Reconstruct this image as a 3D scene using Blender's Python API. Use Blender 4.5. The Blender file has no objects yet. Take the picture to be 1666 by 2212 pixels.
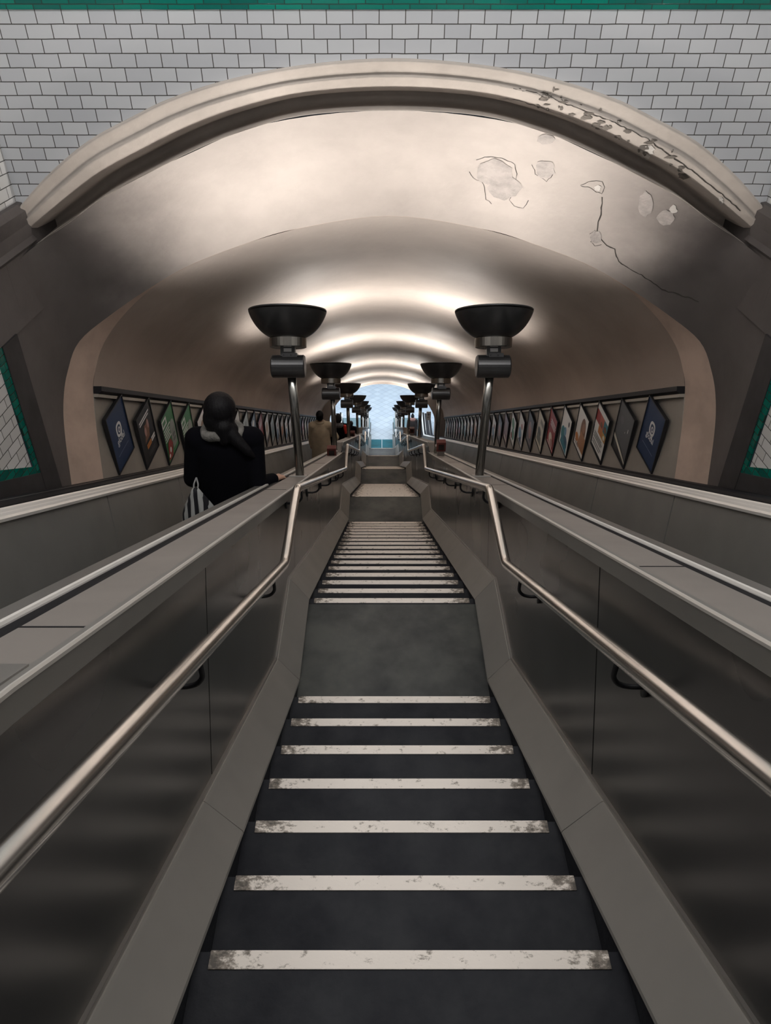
import bpy, bmesh, math, random
from mathutils import Vector, Matrix
from mathutils.bvhtree import BVHTree
random.seed(7)
scene = bpy.context.scene
COL = scene.collection
PI = math.pi

# ------------------------------------------------------------------ camera
Z0 = 17.95                     # height of the camera above the lower hall floor
CAMX = -0.0724
F_PX = 1520.0
PITCH = math.radians(36.93)
cam_d = bpy.data.cameras.new('camera')
cam = bpy.data.objects.new('camera', cam_d)
COL.objects.link(cam)
cam.location = (CAMX, 0, Z0)
cam.rotation_euler = (PI / 2 - PITCH, 0, 0)
cam_d.sensor_fit = 'VERTICAL'
cam_d.sensor_height = 24.0
cam_d.lens = F_PX / 2212.0 * 24.0
cam_d.shift_x = 11.0 / 2212.0
cam_d.clip_start = 0.05
cam_d.clip_end = 200
scene.camera = cam

# ------------------------------------------------------------------ world, lights, exposure
w = bpy.data.worlds.new('world'); scene.world = w; w.use_nodes = True
w.node_tree.nodes['Background'].inputs[0].default_value = (0.55, 0.62, 0.75, 1)
w.node_tree.nodes['Background'].inputs[1].default_value = 0.02
vs = scene.view_settings
vs.view_transform = 'Standard'; vs.look = 'None'; vs.gamma = 1.0
vs.use_curve_mapping = False
vs.exposure = 0.0

LAMP_W = 50.0
LAMP_COL = (1.0, 0.93, 0.86)

def area(name, loc, rot, sx, sy, power, col):
    l = bpy.data.lights.new(name, 'AREA'); l.shape = 'RECTANGLE'
    l.size = sx; l.size_y = sy; l.energy = power; l.color = col
    o = bpy.data.objects.new(name, l); COL.objects.link(o)
    o.location = loc; o.rotation_euler = rot
    return o

_l = area('lobby_fill_light', (0, 2.3, Z0 + 1.96), (0, 0, 0), 4.2, 0.35, 94, (1.0, 0.98, 0.96))  # unseen strip light, added to brighten the tiled arch wall and the stairs
for _y in (27.5, 31.5, 36.0):
    area('hall_ceiling_light', (0, _y, 5.0), (0, 0, 0), 6.5, 1.6, 200, (0.84, 0.93, 1.0))

# ------------------------------------------------------------------ frames of reference
SL = math.radians(29.92)
CS, SS = math.cos(SL), math.sin(SL)
def W(x, y, d):            # stair frame: x across, y forward, d depth under the camera
    return Vector((x, y, Z0 - d))
def T(x, t, h):            # slope frame: t along the incline, h normal to it (positive = below the eye line)
    return W(x, t * CS - h * SS, t * SS + h * CS)
def path_d(y):             # depth of the escalator step plane
    return 1.445 + math.tan(SL) * y

# ------------------------------------------------------------------ helpers
def tag(o, label=None, cat=None, group=None, kind=None):
    if label: o['label'] = label
    if cat: o['category'] = cat
    if group: o['group'] = group
    if kind: o['kind'] = kind
    return o
def obj(name, bm, m, parent=None, smooth=False, loc=None):
    me = bpy.data.meshes.new(name)
    bm.normal_update()
    bm.to_mesh(me); bm.free()
    ms = m if isinstance(m, (list, tuple)) else [m]
    for x in ms: me.materials.append(x)
    if smooth:
        for p in me.polygons: p.use_smooth = True
    o = bpy.data.objects.new(name, me); COL.objects.link(o)
    if loc is not None: o.location = loc
    if parent is not None: o.parent = parent
    return o
def empty(name, loc, label, cat, group=None):
    o = bpy.data.objects.new(name, None); COL.objects.link(o)
    o.location = loc; o.empty_display_size = 0.1
    return tag(o, label, cat, group)
def struct(name, bm, m, parent=None, smooth=False):
    o = obj(name, bm, m, parent, smooth)
    if parent is None: o['kind'] = 'structure'
    return o
def quad(bm, a, b, c, d, mi=0):
    f = bm.faces.new([bm.verts.new(v) for v in (a, b, c, d)]); f.material_index = mi; return f
def poly(bm, pts, mi=0):
    f = bm.faces.new([bm.verts.new(v) for v in pts]); f.material_index = mi; return f
def box(bm, x0, x1, y0, y1, z0, z1, mat=None, mi=0):
    vs_ = [Vector((x, y, z)) for x in (x0, x1) for y in (y0, y1) for z in (z0, z1)]
    if mat is not None: vs_ = [mat @ v for v in vs_]
    v = [bm.verts.new(p) for p in vs_]
    for q in ((0, 1, 3, 2), (4, 6, 7, 5), (0, 4, 5, 1), (2, 3, 7, 6), (0, 2, 6, 4), (1, 5, 7, 3)):
        f = bm.faces.new([v[i] for i in q]); f.material_index = mi
def bevel(bm, off, seg=2):
    bmesh.ops.bevel(bm, geom=list(bm.edges), offset=off, segments=seg, affect='EDGES', profile=0.7)
def prism(bm, pts, ext, mi=0):
    """closed polygon pts (Vectors, planar) pushed along vector ext"""
    a = [bm.verts.new(p) for p in pts]; b = [bm.verts.new(p + ext) for p in pts]
    n = len(a)
    fs = [bm.faces.new(a[::-1]), bm.faces.new(b)]
    for i in range(n):
        fs.append(bm.faces.new((a[i], a[(i + 1) % n], b[(i + 1) % n], b[i])))
    for f in fs: f.material_index = mi
def sweep(bm, rings, closed=True, cap=True):
    """rings: list of lists of Vectors with equal length"""
    vv = [[bm.verts.new(p) for p in r] for r in rings]
    n = len(vv[0])
    for a, b in zip(vv[:-1], vv[1:]):
        for i in range(n if closed else n - 1):
            j = (i + 1) % n
            bm.faces.new((a[i], a[j], b[j], b[i]))
    if cap and closed:
        bm.faces.new(vv[0][::-1]); bm.faces.new(vv[-1])
    return vv
def tube(bm, pts, r, seg=12, cap=True):
    """pts Vectors, r number or list"""
    n = len(pts); rs = r if isinstance(r, (list, tuple)) else [r] * n
    rings = []; up = None
    for i, p in enumerate(pts):
        if i == 0: d = pts[1] - p
        elif i == n - 1: d = p - pts[i - 1]
        else: d = (pts[i + 1] - p).normalized() + (p - pts[i - 1]).normalized()
        d.normalize()
        if up is None:
            up = Vector((1, 0, 0)) if abs(d.x) < .8 else Vector((0, 0, 1))
        a = (up - d * up.dot(d)).normalized(); up = a; b = d.cross(a)
        k = 1.0
        if 0 < i < n - 1:
            c_ = (pts[i + 1] - p).normalized().dot((p - pts[i - 1]).normalized())
            k = 1 / max(.6, math.sqrt((1 + c_) / 2))
        rings.append([p + (a * math.cos(2 * PI * j / seg) * k + b * math.sin(2 * PI * j / seg)) * rs[i] for j in range(seg)])
    sweep(bm, rings, True, cap)
def lathe(bm, prof, seg=32, mat=None, mi=0):
    """prof: list of (r, z)"""
    rings = []
    for r, z in prof:
        ring = []
        for j in range(seg):
            a = 2 * PI * j / seg
            p = Vector((r * math.cos(a), r * math.sin(a), z))
            ring.append(bm.verts.new(mat @ p if mat is not None else p))
        rings.append(ring)
    for a, b in zip(rings[:-1], rings[1:]):
        for i in range(seg):
            j = (i + 1) % seg
            f = bm.faces.new((a[i], a[j], b[j], b[i])); f.material_index = mi
    for rg, flip in ((rings[0], True), (rings[-1], False)):
        f = bm.faces.new(rg[::-1] if flip else rg); f.material_index = mi
def round_path(pts, r, seg=5):
    """round the corners of a polyline"""
    out = [pts[0]]
    for a, p, b in zip(pts[:-2], pts[1:-1], pts[2:]):
        u = (a - p); v = (b - p)
        k = min(r, u.length * .45, v.length * .45)
        s = p + u.normalized() * k; e = p + v.normalized() * k
        for i in range(seg + 1):
            f = i / seg
            out.append(s * (1 - f) ** 2 + p * 2 * f * (1 - f) + e * f ** 2)
    out.append(pts[-1])
    return out

# ------------------------------------------------------------------ materials
MATS = {}
def mat(name, col, rough=.5, metal=0., var=0., vscale=3., bump=0., bscale=40., stretch=None, col2=None, emit=None, estr=0., spec=None, vdet=4., coords='Object'):
    if name in MATS: return MATS[name]
    m = bpy.data.materials.new(name); m.use_nodes = True
    nt = m.node_tree; N = nt.nodes; L = nt.links
    b = N['Principled BSDF']
    b.inputs['Base Color'].default_value = (*col, 1)
    b.inputs['Roughness'].default_value = rough
    b.inputs['Metallic'].default_value = metal
    if spec is not None: b.inputs['Specular IOR Level'].default_value = spec
    if emit:
        b.inputs['Emission Color'].default_value = (*emit, 1); b.inputs['Emission Strength'].default_value = estr
    if var > 0 or bump > 0 or col2:
        tc = N.new('ShaderNodeTexCoord'); mp = N.new('ShaderNodeMapping')
        L.new(tc.outputs[coords], mp.inputs[0])
        if stretch: mp.inputs['Scale'].default_value = stretch
    if var > 0 or col2:
        nz = N.new('ShaderNodeTexNoise'); nz.inputs['Scale'].default_value = vscale; nz.inputs['Detail'].default_value = vdet
        nz.inputs['Roughness'].default_value = .6
        L.new(mp.outputs[0], nz.inputs[0])
        cr = N.new('ShaderNodeValToRGB')
        c2 = col2 if col2 else tuple(c * (1 - var) for c in col)
        cr.color_ramp.elements[0].position = .33; cr.color_ramp.elements[0].color = (*c2, 1)
        cr.color_ramp.elements[1].position = .62; cr.color_ramp.elements[1].color = (*col, 1)
        L.new(nz.outputs[0], cr.inputs[0]); L.new(cr.outputs[0], b.inputs['Base Color'])
        rr = N.new('ShaderNodeMapRange'); rr.inputs[3].default_value = min(1, rough * 1.25); rr.inputs[4].default_value = rough * .85
        L.new(nz.outputs[0], rr.inputs[0]); L.new(rr.outputs[0], b.inputs['Roughness'])
    if bump > 0:
        n2 = N.new('ShaderNodeTexNoise'); n2.inputs['Scale'].default_value = bscale; n2.inputs['Detail'].default_value = 3
        L.new(mp.outputs[0], n2.inputs[0])
        bp = N.new('ShaderNodeBump'); bp.inputs['Strength'].default_value = bump; bp.inputs['Distance'].default_value = .01
        L.new(n2.outputs[0], bp.inputs['Height']); L.new(bp.outputs[0], b.inputs['Normal'])
    MATS[name] = m
    return m

plaster = mat('vault_plaster', (.68, .61, .56), .6, var=.14, vscale=.9, bump=.25, bscale=14, vdet=6)
flare_m = mat('portal_plaster', (.62, .565, .53), .66, var=.22, vscale=1.1, bump=.5, bscale=9, vdet=8)
def add_flank_tint(m, x0, x1, low, k=.9, tint=(.20, .19, .19)):
    # dark tint with ragged edges, stronger towards the flanks of portal and vault
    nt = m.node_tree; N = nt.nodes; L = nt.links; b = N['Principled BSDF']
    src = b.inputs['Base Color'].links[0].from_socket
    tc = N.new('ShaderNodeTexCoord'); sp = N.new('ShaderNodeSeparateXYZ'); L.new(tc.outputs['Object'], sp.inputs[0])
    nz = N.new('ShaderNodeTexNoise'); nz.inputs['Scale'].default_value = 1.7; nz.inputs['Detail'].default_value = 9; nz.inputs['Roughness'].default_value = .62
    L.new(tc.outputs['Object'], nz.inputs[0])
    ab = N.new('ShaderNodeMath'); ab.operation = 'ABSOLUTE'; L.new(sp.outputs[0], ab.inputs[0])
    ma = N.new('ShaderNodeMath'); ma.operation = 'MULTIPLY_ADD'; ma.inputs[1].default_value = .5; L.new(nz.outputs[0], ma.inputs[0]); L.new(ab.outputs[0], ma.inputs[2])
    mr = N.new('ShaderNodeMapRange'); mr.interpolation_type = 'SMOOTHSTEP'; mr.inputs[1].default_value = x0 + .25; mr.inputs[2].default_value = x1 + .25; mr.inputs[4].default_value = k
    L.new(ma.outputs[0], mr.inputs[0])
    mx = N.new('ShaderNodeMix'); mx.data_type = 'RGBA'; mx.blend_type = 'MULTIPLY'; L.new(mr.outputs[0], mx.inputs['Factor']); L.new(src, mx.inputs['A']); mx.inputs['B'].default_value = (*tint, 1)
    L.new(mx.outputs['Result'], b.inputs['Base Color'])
add_flank_tint(flare_m, 1.35, 2.35, 0, .95, (.13, .125, .13))
add_flank_tint(plaster, 1.5, 2.5, 0, .85, (.50, .43, .38))
reveal_m = mat('reveal_render', (.50, .38, .31), .8, var=.25, vscale=2.5, bump=.3, bscale=20)
clad_m = mat('wall_cladding', (.36, .33, .29), .45, metal=.15, var=.2, vscale=1.5)
black_m = mat('black_trim', (.008, .008, .011), .5, spec=.3)
darktrim_m = mat('dark_trim', (.03, .028, .03), .6, var=.4)
steel = mat('brushed_steel', (.40, .385, .365), .36, metal=.85, var=.18, vscale=1.2, bump=.02, bscale=90, stretch=(1, .15, 1))
panel_m = mat('side_panel_steel', (.155, .152, .152), .27, metal=.85, var=.35, vscale=.8, vdet=3)
deck_m = mat('deck_steel', (.29, .265, .245), .5, metal=.55, var=.15, vscale=1.5)
skirt_m = mat('skirting_steel', (.43, .415, .385), .45, metal=.6, var=.15, vscale=1.2)
lip_m = mat('lip_steel', (.27, .26, .245), .45, metal=.6, var=.15, vscale=1.2)
edge_m = mat('worn_steel_edge', (.66, .63, .59), .35, metal=.5)
esc_panel = mat('escalator_panel_steel', (.36, .36, .345), .42, metal=.7, var=.2, vscale=.9)
guide_m = mat('guide_aluminium', (.86, .83, .79), .34, metal=.3)
polish = mat('polished_steel', (.92, .89, .85), .22, metal=1., var=.12, vscale=6)
trimst = mat('bright_trim_steel', (.80, .77, .73), .33, metal=.7)
rubber = mat('handrail_rubber', (.006, .006, .008), .6, spec=.2)
iron = mat('black_iron', (.012, .012, .014), .45)
tread_m = mat('stair_tread', (.026, .028, .033), .7, var=.35, vscale=5, bump=.15, bscale=60, col2=(.014, .015, .020), spec=.25)
land_m = mat('landing_floor', (.085, .09, .085), .5, var=.6, vscale=2.6, col2=(.022, .025, .028), vdet=6)
bronze = mat('lamp_bronze', (.085, .085, .088), .3, metal=.8, var=.25, vscale=4)
pole_m = mat('lamp_pole_metal', (.26, .255, .24), .22, metal=.95, var=.2, vscale=5)
ring_m = mat('lamp_ring_metal', (.36, .34, .31), .25, metal=1.)
inner_m = mat('reflector_grey', (.55, .54, .52), .4)
bulb_m = mat('bulb_glow', (1, 1, 1), .5, emit=(1., .94, .86), estr=12.)
labelw = mat('white_label', (.75, .75, .75), .5)
red_m = mat('stop_box_red', (.11, .022, .018), .5)
darkbox = mat('dark_window', (.02, .012, .012), .2)

# worn nosing strips
def nosing_mat():
    m = bpy.data.materials.new('worn_nosing'); m.use_nodes = True
    nt = m.node_tree; N = nt.nodes; L = nt.links; b = N['Principled BSDF']
    tc = N.new('ShaderNodeTexCoord'); sx = N.new('ShaderNodeSeparateXYZ'); L.new(tc.outputs['Object'], sx.inputs[0])
    oi = N.new('ShaderNodeObjectInfo')
    ad = N.new('ShaderNodeVectorMath'); ad.operation = 'ADD'
    L.new(tc.outputs['Object'], ad.inputs[0])
    cmb = N.new('ShaderNodeCombineXYZ'); mm = N.new('ShaderNodeMath'); mm.operation = 'MULTIPLY'; mm.inputs[1].default_value = 37
    L.new(oi.outputs['Random'], mm.inputs[0]); L.new(mm.outputs[0], cmb.inputs[0]); L.new(mm.outputs[0], cmb.inputs[2]); L.new(cmb.outputs[0], ad.inputs[1])
    mp = N.new('ShaderNodeMapping'); mp.inputs['Scale'].default_value = (1, 1.6, 1); L.new(ad.outputs[0], mp.inputs[0])
    nz = N.new('ShaderNodeTexNoise'); nz.inputs['Scale'].default_value = 26; nz.inputs['Detail'].default_value = 8; nz.inputs['Roughness'].default_value = .72
    L.new(mp.outputs[0], nz.inputs[0])
    ab = N.new('ShaderNodeMath'); ab.operation = 'ABSOLUTE'; L.new(sx.outputs[0], ab.inputs[0])
    mr = N.new('ShaderNodeMapRange'); mr.inputs[1].default_value = .36; mr.inputs[2].default_value = .50; mr.inputs[3].default_value = 0.; mr.inputs[4].default_value = .22
    L.new(ab.outputs[0], mr.inputs[0])
    su = N.new('ShaderNodeMath'); su.operation = 'SUBTRACT'; L.new(nz.outputs[0], su.inputs[0]); L.new(mr.outputs[0], su.inputs[1])
    cr = N.new('ShaderNodeValToRGB'); e = cr.color_ramp.elements
    e[0].position = .22; e[0].color = (.10, .088, .075, 1)
    e[1].position = .43; e[1].color = (.90, .83, .76, 1)
    x = e.new(.34); x.color = (.30, .26, .22, 1)
    L.new(su.outputs[0], cr.inputs[0]); L.new(cr.outputs[0], b.inputs['Base Color'])
    b.inputs['Roughness'].default_value = .6
    bp = N.new('ShaderNodeBump'); bp.inputs['Strength'].default_value = .3; bp.inputs['Distance'].default_value = .004
    L.new(nz.outputs[0], bp.inputs['Height']); L.new(bp.outputs[0], b.inputs['Normal'])
    return m
nosing_m = nosing_mat()

def brick_mat(name, c1, c2, mortar, bw, bh, msize, axes, rot=0., off=.5, rough=.18, bumpd=.003):
    m = bpy.data.materials.new(name); m.use_nodes = True
    nt = m.node_tree; N = nt.nodes; L = nt.links; b = N['Principled BSDF']
    tc = N.new('ShaderNodeTexCoord'); sp = N.new('ShaderNodeSeparateXYZ'); cb = N.new('ShaderNodeCombineXYZ')
    L.new(tc.outputs['Object'], sp.inputs[0])
    L.new(sp.outputs[axes[0]], cb.inputs[0]); L.new(sp.outputs[axes[1]], cb.inputs[1])
    mp = N.new('ShaderNodeMapping'); mp.inputs['Rotation'].default_value = (0, 0, rot); L.new(cb.outputs[0], mp.inputs[0])
    # slight waviness of the joints
    nz = N.new('ShaderNodeTexNoise'); nz.inputs['Scale'].default_value = 5; L.new(mp.outputs[0], nz.inputs[0])
    sc = N.new('ShaderNodeVectorMath'); sc.operation = 'SCALE'; sc.inputs['Scale'].default_value = .006; L.new(nz.outputs['Color'], sc.inputs[0])
    av = N.new('ShaderNodeVectorMath'); L.new(mp.outputs[0], av.inputs[0]); L.new(sc.outputs[0], av.inputs[1])
    br = N.new('ShaderNodeTexBrick'); L.new(av.outputs[0], br.inputs[0])
    br.offset = off; br.squash = 1.
    br.inputs['Color1'].default_value = (*c1, 1); br.inputs['Color2'].default_value = (*c2, 1); br.inputs['Mortar'].default_value = (*mortar, 1)
    br.inputs['Scale'].default_value = 1.; br.inputs['Mortar Size'].default_value = msize; br.inputs['Mortar Smooth'].default_value = .2
    br.inputs['Brick Width'].default_value = bw; br.inputs['Row Height'].default_value = bh; br.inputs['Bias'].default_value = 0.
    L.new(br.outputs['Color'], b.inputs['Base Color'])
    b.inputs['Roughness'].default_value = rough
    bp = N.new('ShaderNodeBump'); bp.inputs['Strength'].default_value = .6; bp.inputs['Distance'].default_value = bumpd; bp.invert = True
    L.new(br.outputs['Fac'], bp.inputs['Height']); L.new(bp.outputs[0], b.inputs['Normal'])
    return m
tile_face = brick_mat('white_glazed_tile', (.69, .71, .74), (.60, .62, .66), (.07, .065, .06), .1535, .0722, .0028, (0, 2))
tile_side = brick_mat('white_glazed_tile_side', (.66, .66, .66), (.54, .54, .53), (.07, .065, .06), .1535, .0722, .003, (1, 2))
green_face = brick_mat('green_glazed_tile', (.0, .23, .17), (.0, .12, .10), (.02, .06, .05), .155, .0503, .003, (0, 2), off=.35, rough=.12)
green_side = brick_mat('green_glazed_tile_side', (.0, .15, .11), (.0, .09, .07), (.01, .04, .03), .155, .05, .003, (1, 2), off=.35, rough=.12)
hall_floor_m = brick_mat('pale_floor_tile', (.60, .66, .72), (.52, .58, .65), (.30, .34, .38), .34, .34, .007, (0, 1), rot=PI / 4, off=0., rough=.35, bumpd=.0005)

# ------------------------------------------------------------------ stair geometry data
TAN1 = .174 / .269; TAN2 = .1726 / .2733; TAN3 = .174 / .27
flights = []   # list of (Y0, D0, g, r, n)
flights.append((0.748 - 3 * .269, 1.943 - 3 * .174, .269, .174, 10))
flights.append((3.280, 3.163, .2733, .1726, 17))
y, d = 8.555, 6.116
for k in range(4):
    flights.append((y, d, .27, .174, 17))
    y += 16 * .27 + .905; d += 17 * .174
FLOOR_D = Z0
# nosing polyline offset builder ------------------------------------
def stair_path(hs, hl, y_start=-1.4, y_end=30.2):
    """(Y, D) polyline parallel to the stair: hs above the nosing line, hl above the level parts"""
    pts = []
    Y0, D0, g, r, n = flights[0]
    tn = r / g
    pts.append((y_start, D0 - hl)); pts.append((Y0 + (hs - hl) / tn, D0 - hl))
    for i, (Y0, D0, g, r, n) in enumerate(flights):
        tn = r / g
        yn, dn = Y0 + (n - 1) * g, D0 + (n - 1) * r
        dl = flights[i + 1][1] if i + 1 < len(flights) else FLOOR_D
        pts.append((yn + (dl - hl + hs - dn) / tn, dl - hl))
        if i + 1 < len(flights):
            y1, d1, g1, r1, n1 = flights[i + 1]
            pts.append((y1 + (hs - hl) / (r1 / g1), dl - hl))
    pts.append((y_end, FLOOR_D - hl))
    return pts

# ------------------------------------------------------------------ escalator path
def esc_path():
    """centre line of the step band: list of (Y, D, normal) with rounded ends"""
    yt = (1.421 - 1.445) / math.tan(SL); yb = (FLOOR_D - 1.445) / math.tan(SL)
    out = []
    def arc(yc, dc, R, a0, a1, n, sgn):
        for i in range(n + 1):
            a = a0 + (a1 - a0) * i / n
            out.append((yc + sgn * R * math.sin(a), dc - sgn * R * math.cos(a), a))
    out.append((-1.5, 1.421, 0.))
    R = 1.3; tl = R * math.tan(SL / 2)
    arc(yt - tl, 1.421 + R, R, 0, SL, 6, 1)
    yy = out[-1][0] + 1.5
    while yy < yb - 1.5:
        out.append((yy, path_d(yy), SL)); yy += 1.5
    R = 2.4; tl = R * math.tan(SL / 2)
    arc(yb + tl, FLOOR_D - R, R, SL, 0, 8, -1)
    out.append((31.0, FLOOR_D, 0.))
    return out
EP = esc_path()
def ep_ring(e, sec, sx):
    y, d, a = e
    return [W(sx * X, y + n * math.sin(a), d - n * math.cos(a)) for X, n in sec]
def ep_at(Y):
    for a, b in zip(EP[:-1], EP[1:]):
        if a[0] <= Y <= b[0]:
            f = (Y - a[0]) / (b[0] - a[0]); return tuple(a[i] * (1 - f) + b[i] * f for i in range(3))
    return EP[-1]
def ep_slice(y0, y1):
    return [ep_at(y0)] + [e for e in EP if y0 + 1e-4 < e[0] < y1 - 1e-4] + [ep_at(y1)]
HN = 1.2525     # normal height of the eye line above the step plane
def n_of(h): return HN - h

# ------------------------------------------------------------------ tunnel vault (profile normal to the incline, h negative = above the eye line)
def catmull(pts, sub):
    out = []
    n = len(pts)
    for i in range(n - 1):
        p0 = pts[max(i - 1, 0)]; p1 = pts[i]; p2 = pts[i + 1]; p3 = pts[min(i + 2, n - 1)]
        for k in range(sub):
            t = k / sub
            out.append(tuple(.5 * ((2 * b) + (-a + c) * t + (2 * a - 5 * b + 4 * c - e) * t * t + (-a + 3 * b - 3 * c + e) * t ** 3)
                             for a, b, c, e in zip(p0, p1, p2, p3)))
    out.append(tuple(pts[-1]))
    return out
TOP_T = 5.95
half = [(0, -1.685), (.35, -1.665), (.75, -1.585), (1.15, -1.475), (1.6, -1.31), (1.94, -1.12), (2.2, -.89), (2.37, -.66), (2.445, -.45), (2.47, -.285)]
_f = [(-x, h) for x, h in half[::-1]] + half[1:]
_c = catmull(_f, 5)
halfs = _c[(len(_c) - 1) // 2:]
END_Y = 24.9
def t_end(h): return (END_Y + h * SS) / CS
bm = bmesh.new()
prof = [(-x, h) for x, h in halfs[::-1]] + halfs[1:]
NS = 40
rings = []
for k in range(NS + 1):
    rings.append([T(x, TOP_T + (t_end(h) - TOP_T) * k / NS, h) for x, h in prof])
sweep(bm, rings, closed=False)
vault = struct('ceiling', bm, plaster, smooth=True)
for p in vault.data.polygons: p.use_smooth = True

# lower walls of the tunnel, clad, carrying the posters
for sx, nm in ((-1, 'wall_tunnel_left'), (1, 'wall_tunnel_right')):
    bm = bmesh.new()
    sec = [(2.468, -.30), (2.462, -.1), (2.455, .1), (2.435, .3), (2.42, .5), (2.38, 1.3)]
    sec2 = sec + [(2.62, 1.3), (2.66, -.30)]
    sweep(bm, [[T(sx * x, t, h) for x, h in sec2] for t in [TOP_T + (27.6 - TOP_T) * k / 12 for k in range(13)]])
    struct(nm, bm, clad_m)
    bm = bmesh.new()
    tr = [(2.40, -.325), (2.40, -.285), (2.425, -.265), (2.47, -.265), (2.48, -.325)]
    sweep(bm, [[T(sx * x, t, h) for x, h in tr] for t in (TOP_T, 27.6)])
    struct('trim_1' if sx < 0 else 'trim_2', bm, black_m)
    bm = bmesh.new()
    tr = [(2.43, -.262), (2.425, -.235), (2.47, -.235), (2.475, -.262)]
    sweep(bm, [[T(sx * x, t, h) for x, h in tr] for t in (TOP_T, 27.6)])
    struct('trim_3' if sx < 0 else 'trim_4', bm, clad_m)

# ------------------------------------------------------------------ portal: reveal, flare and moulding around the mouth
Y_F = 5.0
SIDE_X = 2.50
C0 = [(0, -1.685), (.75, -1.585), (1.15, -1.475), (1.6, -1.31), (1.94, -1.12), (2.2, -.89), (2.37, -.66), (2.445, -.45), (2.47, -.285), (2.46, .0), (2.42, .44), (2.38, .9)]
C1 = [(0, -1.686, 5.949), (.75, -1.586, 5.949), (1.15, -1.476, 5.949), (1.6, -1.311, 5.945), (1.945, -1.122, 5.93), (2.235, -.892, 5.82), (2.45, -.66, 5.68), (2.53, -.42, 5.62), (2.565, -.2, 5.6), (2.57, .05, 5.6), (2.54, .44, 5.6), (2.5, .9, 5.6)]
C2 = [(0, 5.06, .64), (.8, 5.06, .715), (1.35, 5.06, .90), (1.8, 5.06, 1.085), (2.15, 5.06, 1.275), (2.44, 5.02, 1.44), (2.5, 4.72, 1.50), (2.5, 4.50, 1.62), (2.5, 4.42, 1.9), (2.5, 4.38, 2.3), (2.5, 4.34, 2.9), (2.5, 4.31, 3.35)]
def catsym(l, sub):
    f = [(-p[0],) + tuple(p[1:]) for p in l[::-1]] + list(l[1:])
    c = catmull(f, sub)
    return c[(len(c) - 1) // 2:]
def mirror(fn):
    l = fn(-1)[::-1]; r = fn(1)
    return l[:-1] + r
c0 = catsym(C0, 5); c1 = catsym(C1, 5); c2 = catsym(C2, 5)
bm = bmesh.new()
ra = mirror(lambda s: [T(s * x, TOP_T, h) for x, h in c0])
rb = mirror(lambda s: [T(s * x, t, h) for x, h, t in c1])
sweep(bm, [ra, rb], closed=False)
struct('trim_5', bm, reveal_m, smooth=True)
bm = bmesh.new()
rc = mirror(lambda s: [W(s * x, yy, dd) for x, yy, dd in c2])
rings = []
for k in range(9):
    f = k / 8
    bow = .045 * math.sin(PI * f)
    rings.append([p * (1 - f) + q * f + Vector((0, bow * .6, bow)) for p, q in zip(rb, rc)])
sweep(bm, rings, closed=False)
bmesh.ops.recalc_face_normals(bm, faces=bm.faces)
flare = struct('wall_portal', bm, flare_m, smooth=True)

# moulding: hollow section between the tile face and the flare, swept round the arch
arc_o = [(0, .36), (.55, .395), (1.0, .47), (1.36, .567), (1.60, .66), (1.92, .80), (2.22, .99), (2.46, 1.18), (2.54, 1.25)]
arc_i = [(0, .64), (.57, .67), (1.0, .77), (1.3, .875), (1.62, 1.01), (1.95, 1.16), (2.22, 1.32), (2.46, 1.45), (2.54, 1.50)]
ao = catsym(arc_o, 5); ai = catsym(arc_i, 5)
# (fraction from outer to inner, Y)
sec = [(0, 5.02), (-.012, 4.965), (.02, 4.945), (.06, 4.95), (.12, 4.975), (.2, 5.0), (.30, 5.03), (.33, 5.012), (.37, 5.03), (.48, 5.06), (.58, 5.10), (.66, 5.18), (.71, 5.32), (.74, 5.5), (.95, 5.5), (.975, 5.3), (.992, 5.08), (1.0, 5.05), (1.01, 5.08)]
bm = bmesh.new()
def mring(f, Y):
    return mirror(lambda s: [W(s * (xo * (1 - f) + xi * f), Y, do * (1 - f) + di * f) for (xo, do), (xi, di) in zip(ao, ai)])
sweep(bm, [mring(f, Y) for f, Y in sec], closed=False)
mould_m = mat('moulding_plaster', (.66, .60, .55), .6, var=.22, vscale=2.2, bump=.6, bscale=12, vdet=8)
bmesh.ops.recalc_face_normals(bm, faces=bm.faces)
struct('trim_6', bm, mould_m, smooth=True)

# tiled face wall over the arch, with the green band at its head
bm = bmesh.new()
topd = .121
xs = mirror(lambda s: [W(s * x, Y_F, dd) for x, dd in ao])
xs = [W(-SIDE_X - .02, Y_F, 1.25)] + xs + [W(SIDE_X + .02, Y_F, 1.25)]
tp = [Vector((p.x, p.y, Z0 - topd)) for p in xs]
sweep(bm, [xs, tp], closed=False)
struct('wall_front', bm, tile_face)
bm = bmesh.new()
box(bm, -SIDE_X, SIDE_X, Y_F - .012, Y_F + .1, Z0 - topd, Z0 + .03)
struct('trim_7', bm, green_face)
bm = bmesh.new()
quad(bm, Vector((-SIDE_X, Y_F, Z0 + .03)), Vector((SIDE_X, Y_F, Z0 + .03)), Vector((SIDE_X, Y_F, Z0 + 2.0)), Vector((-SIDE_X, Y_F, Z0 + 2.0)))
struct('wall_front_upper', bm, tile_face)

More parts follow.
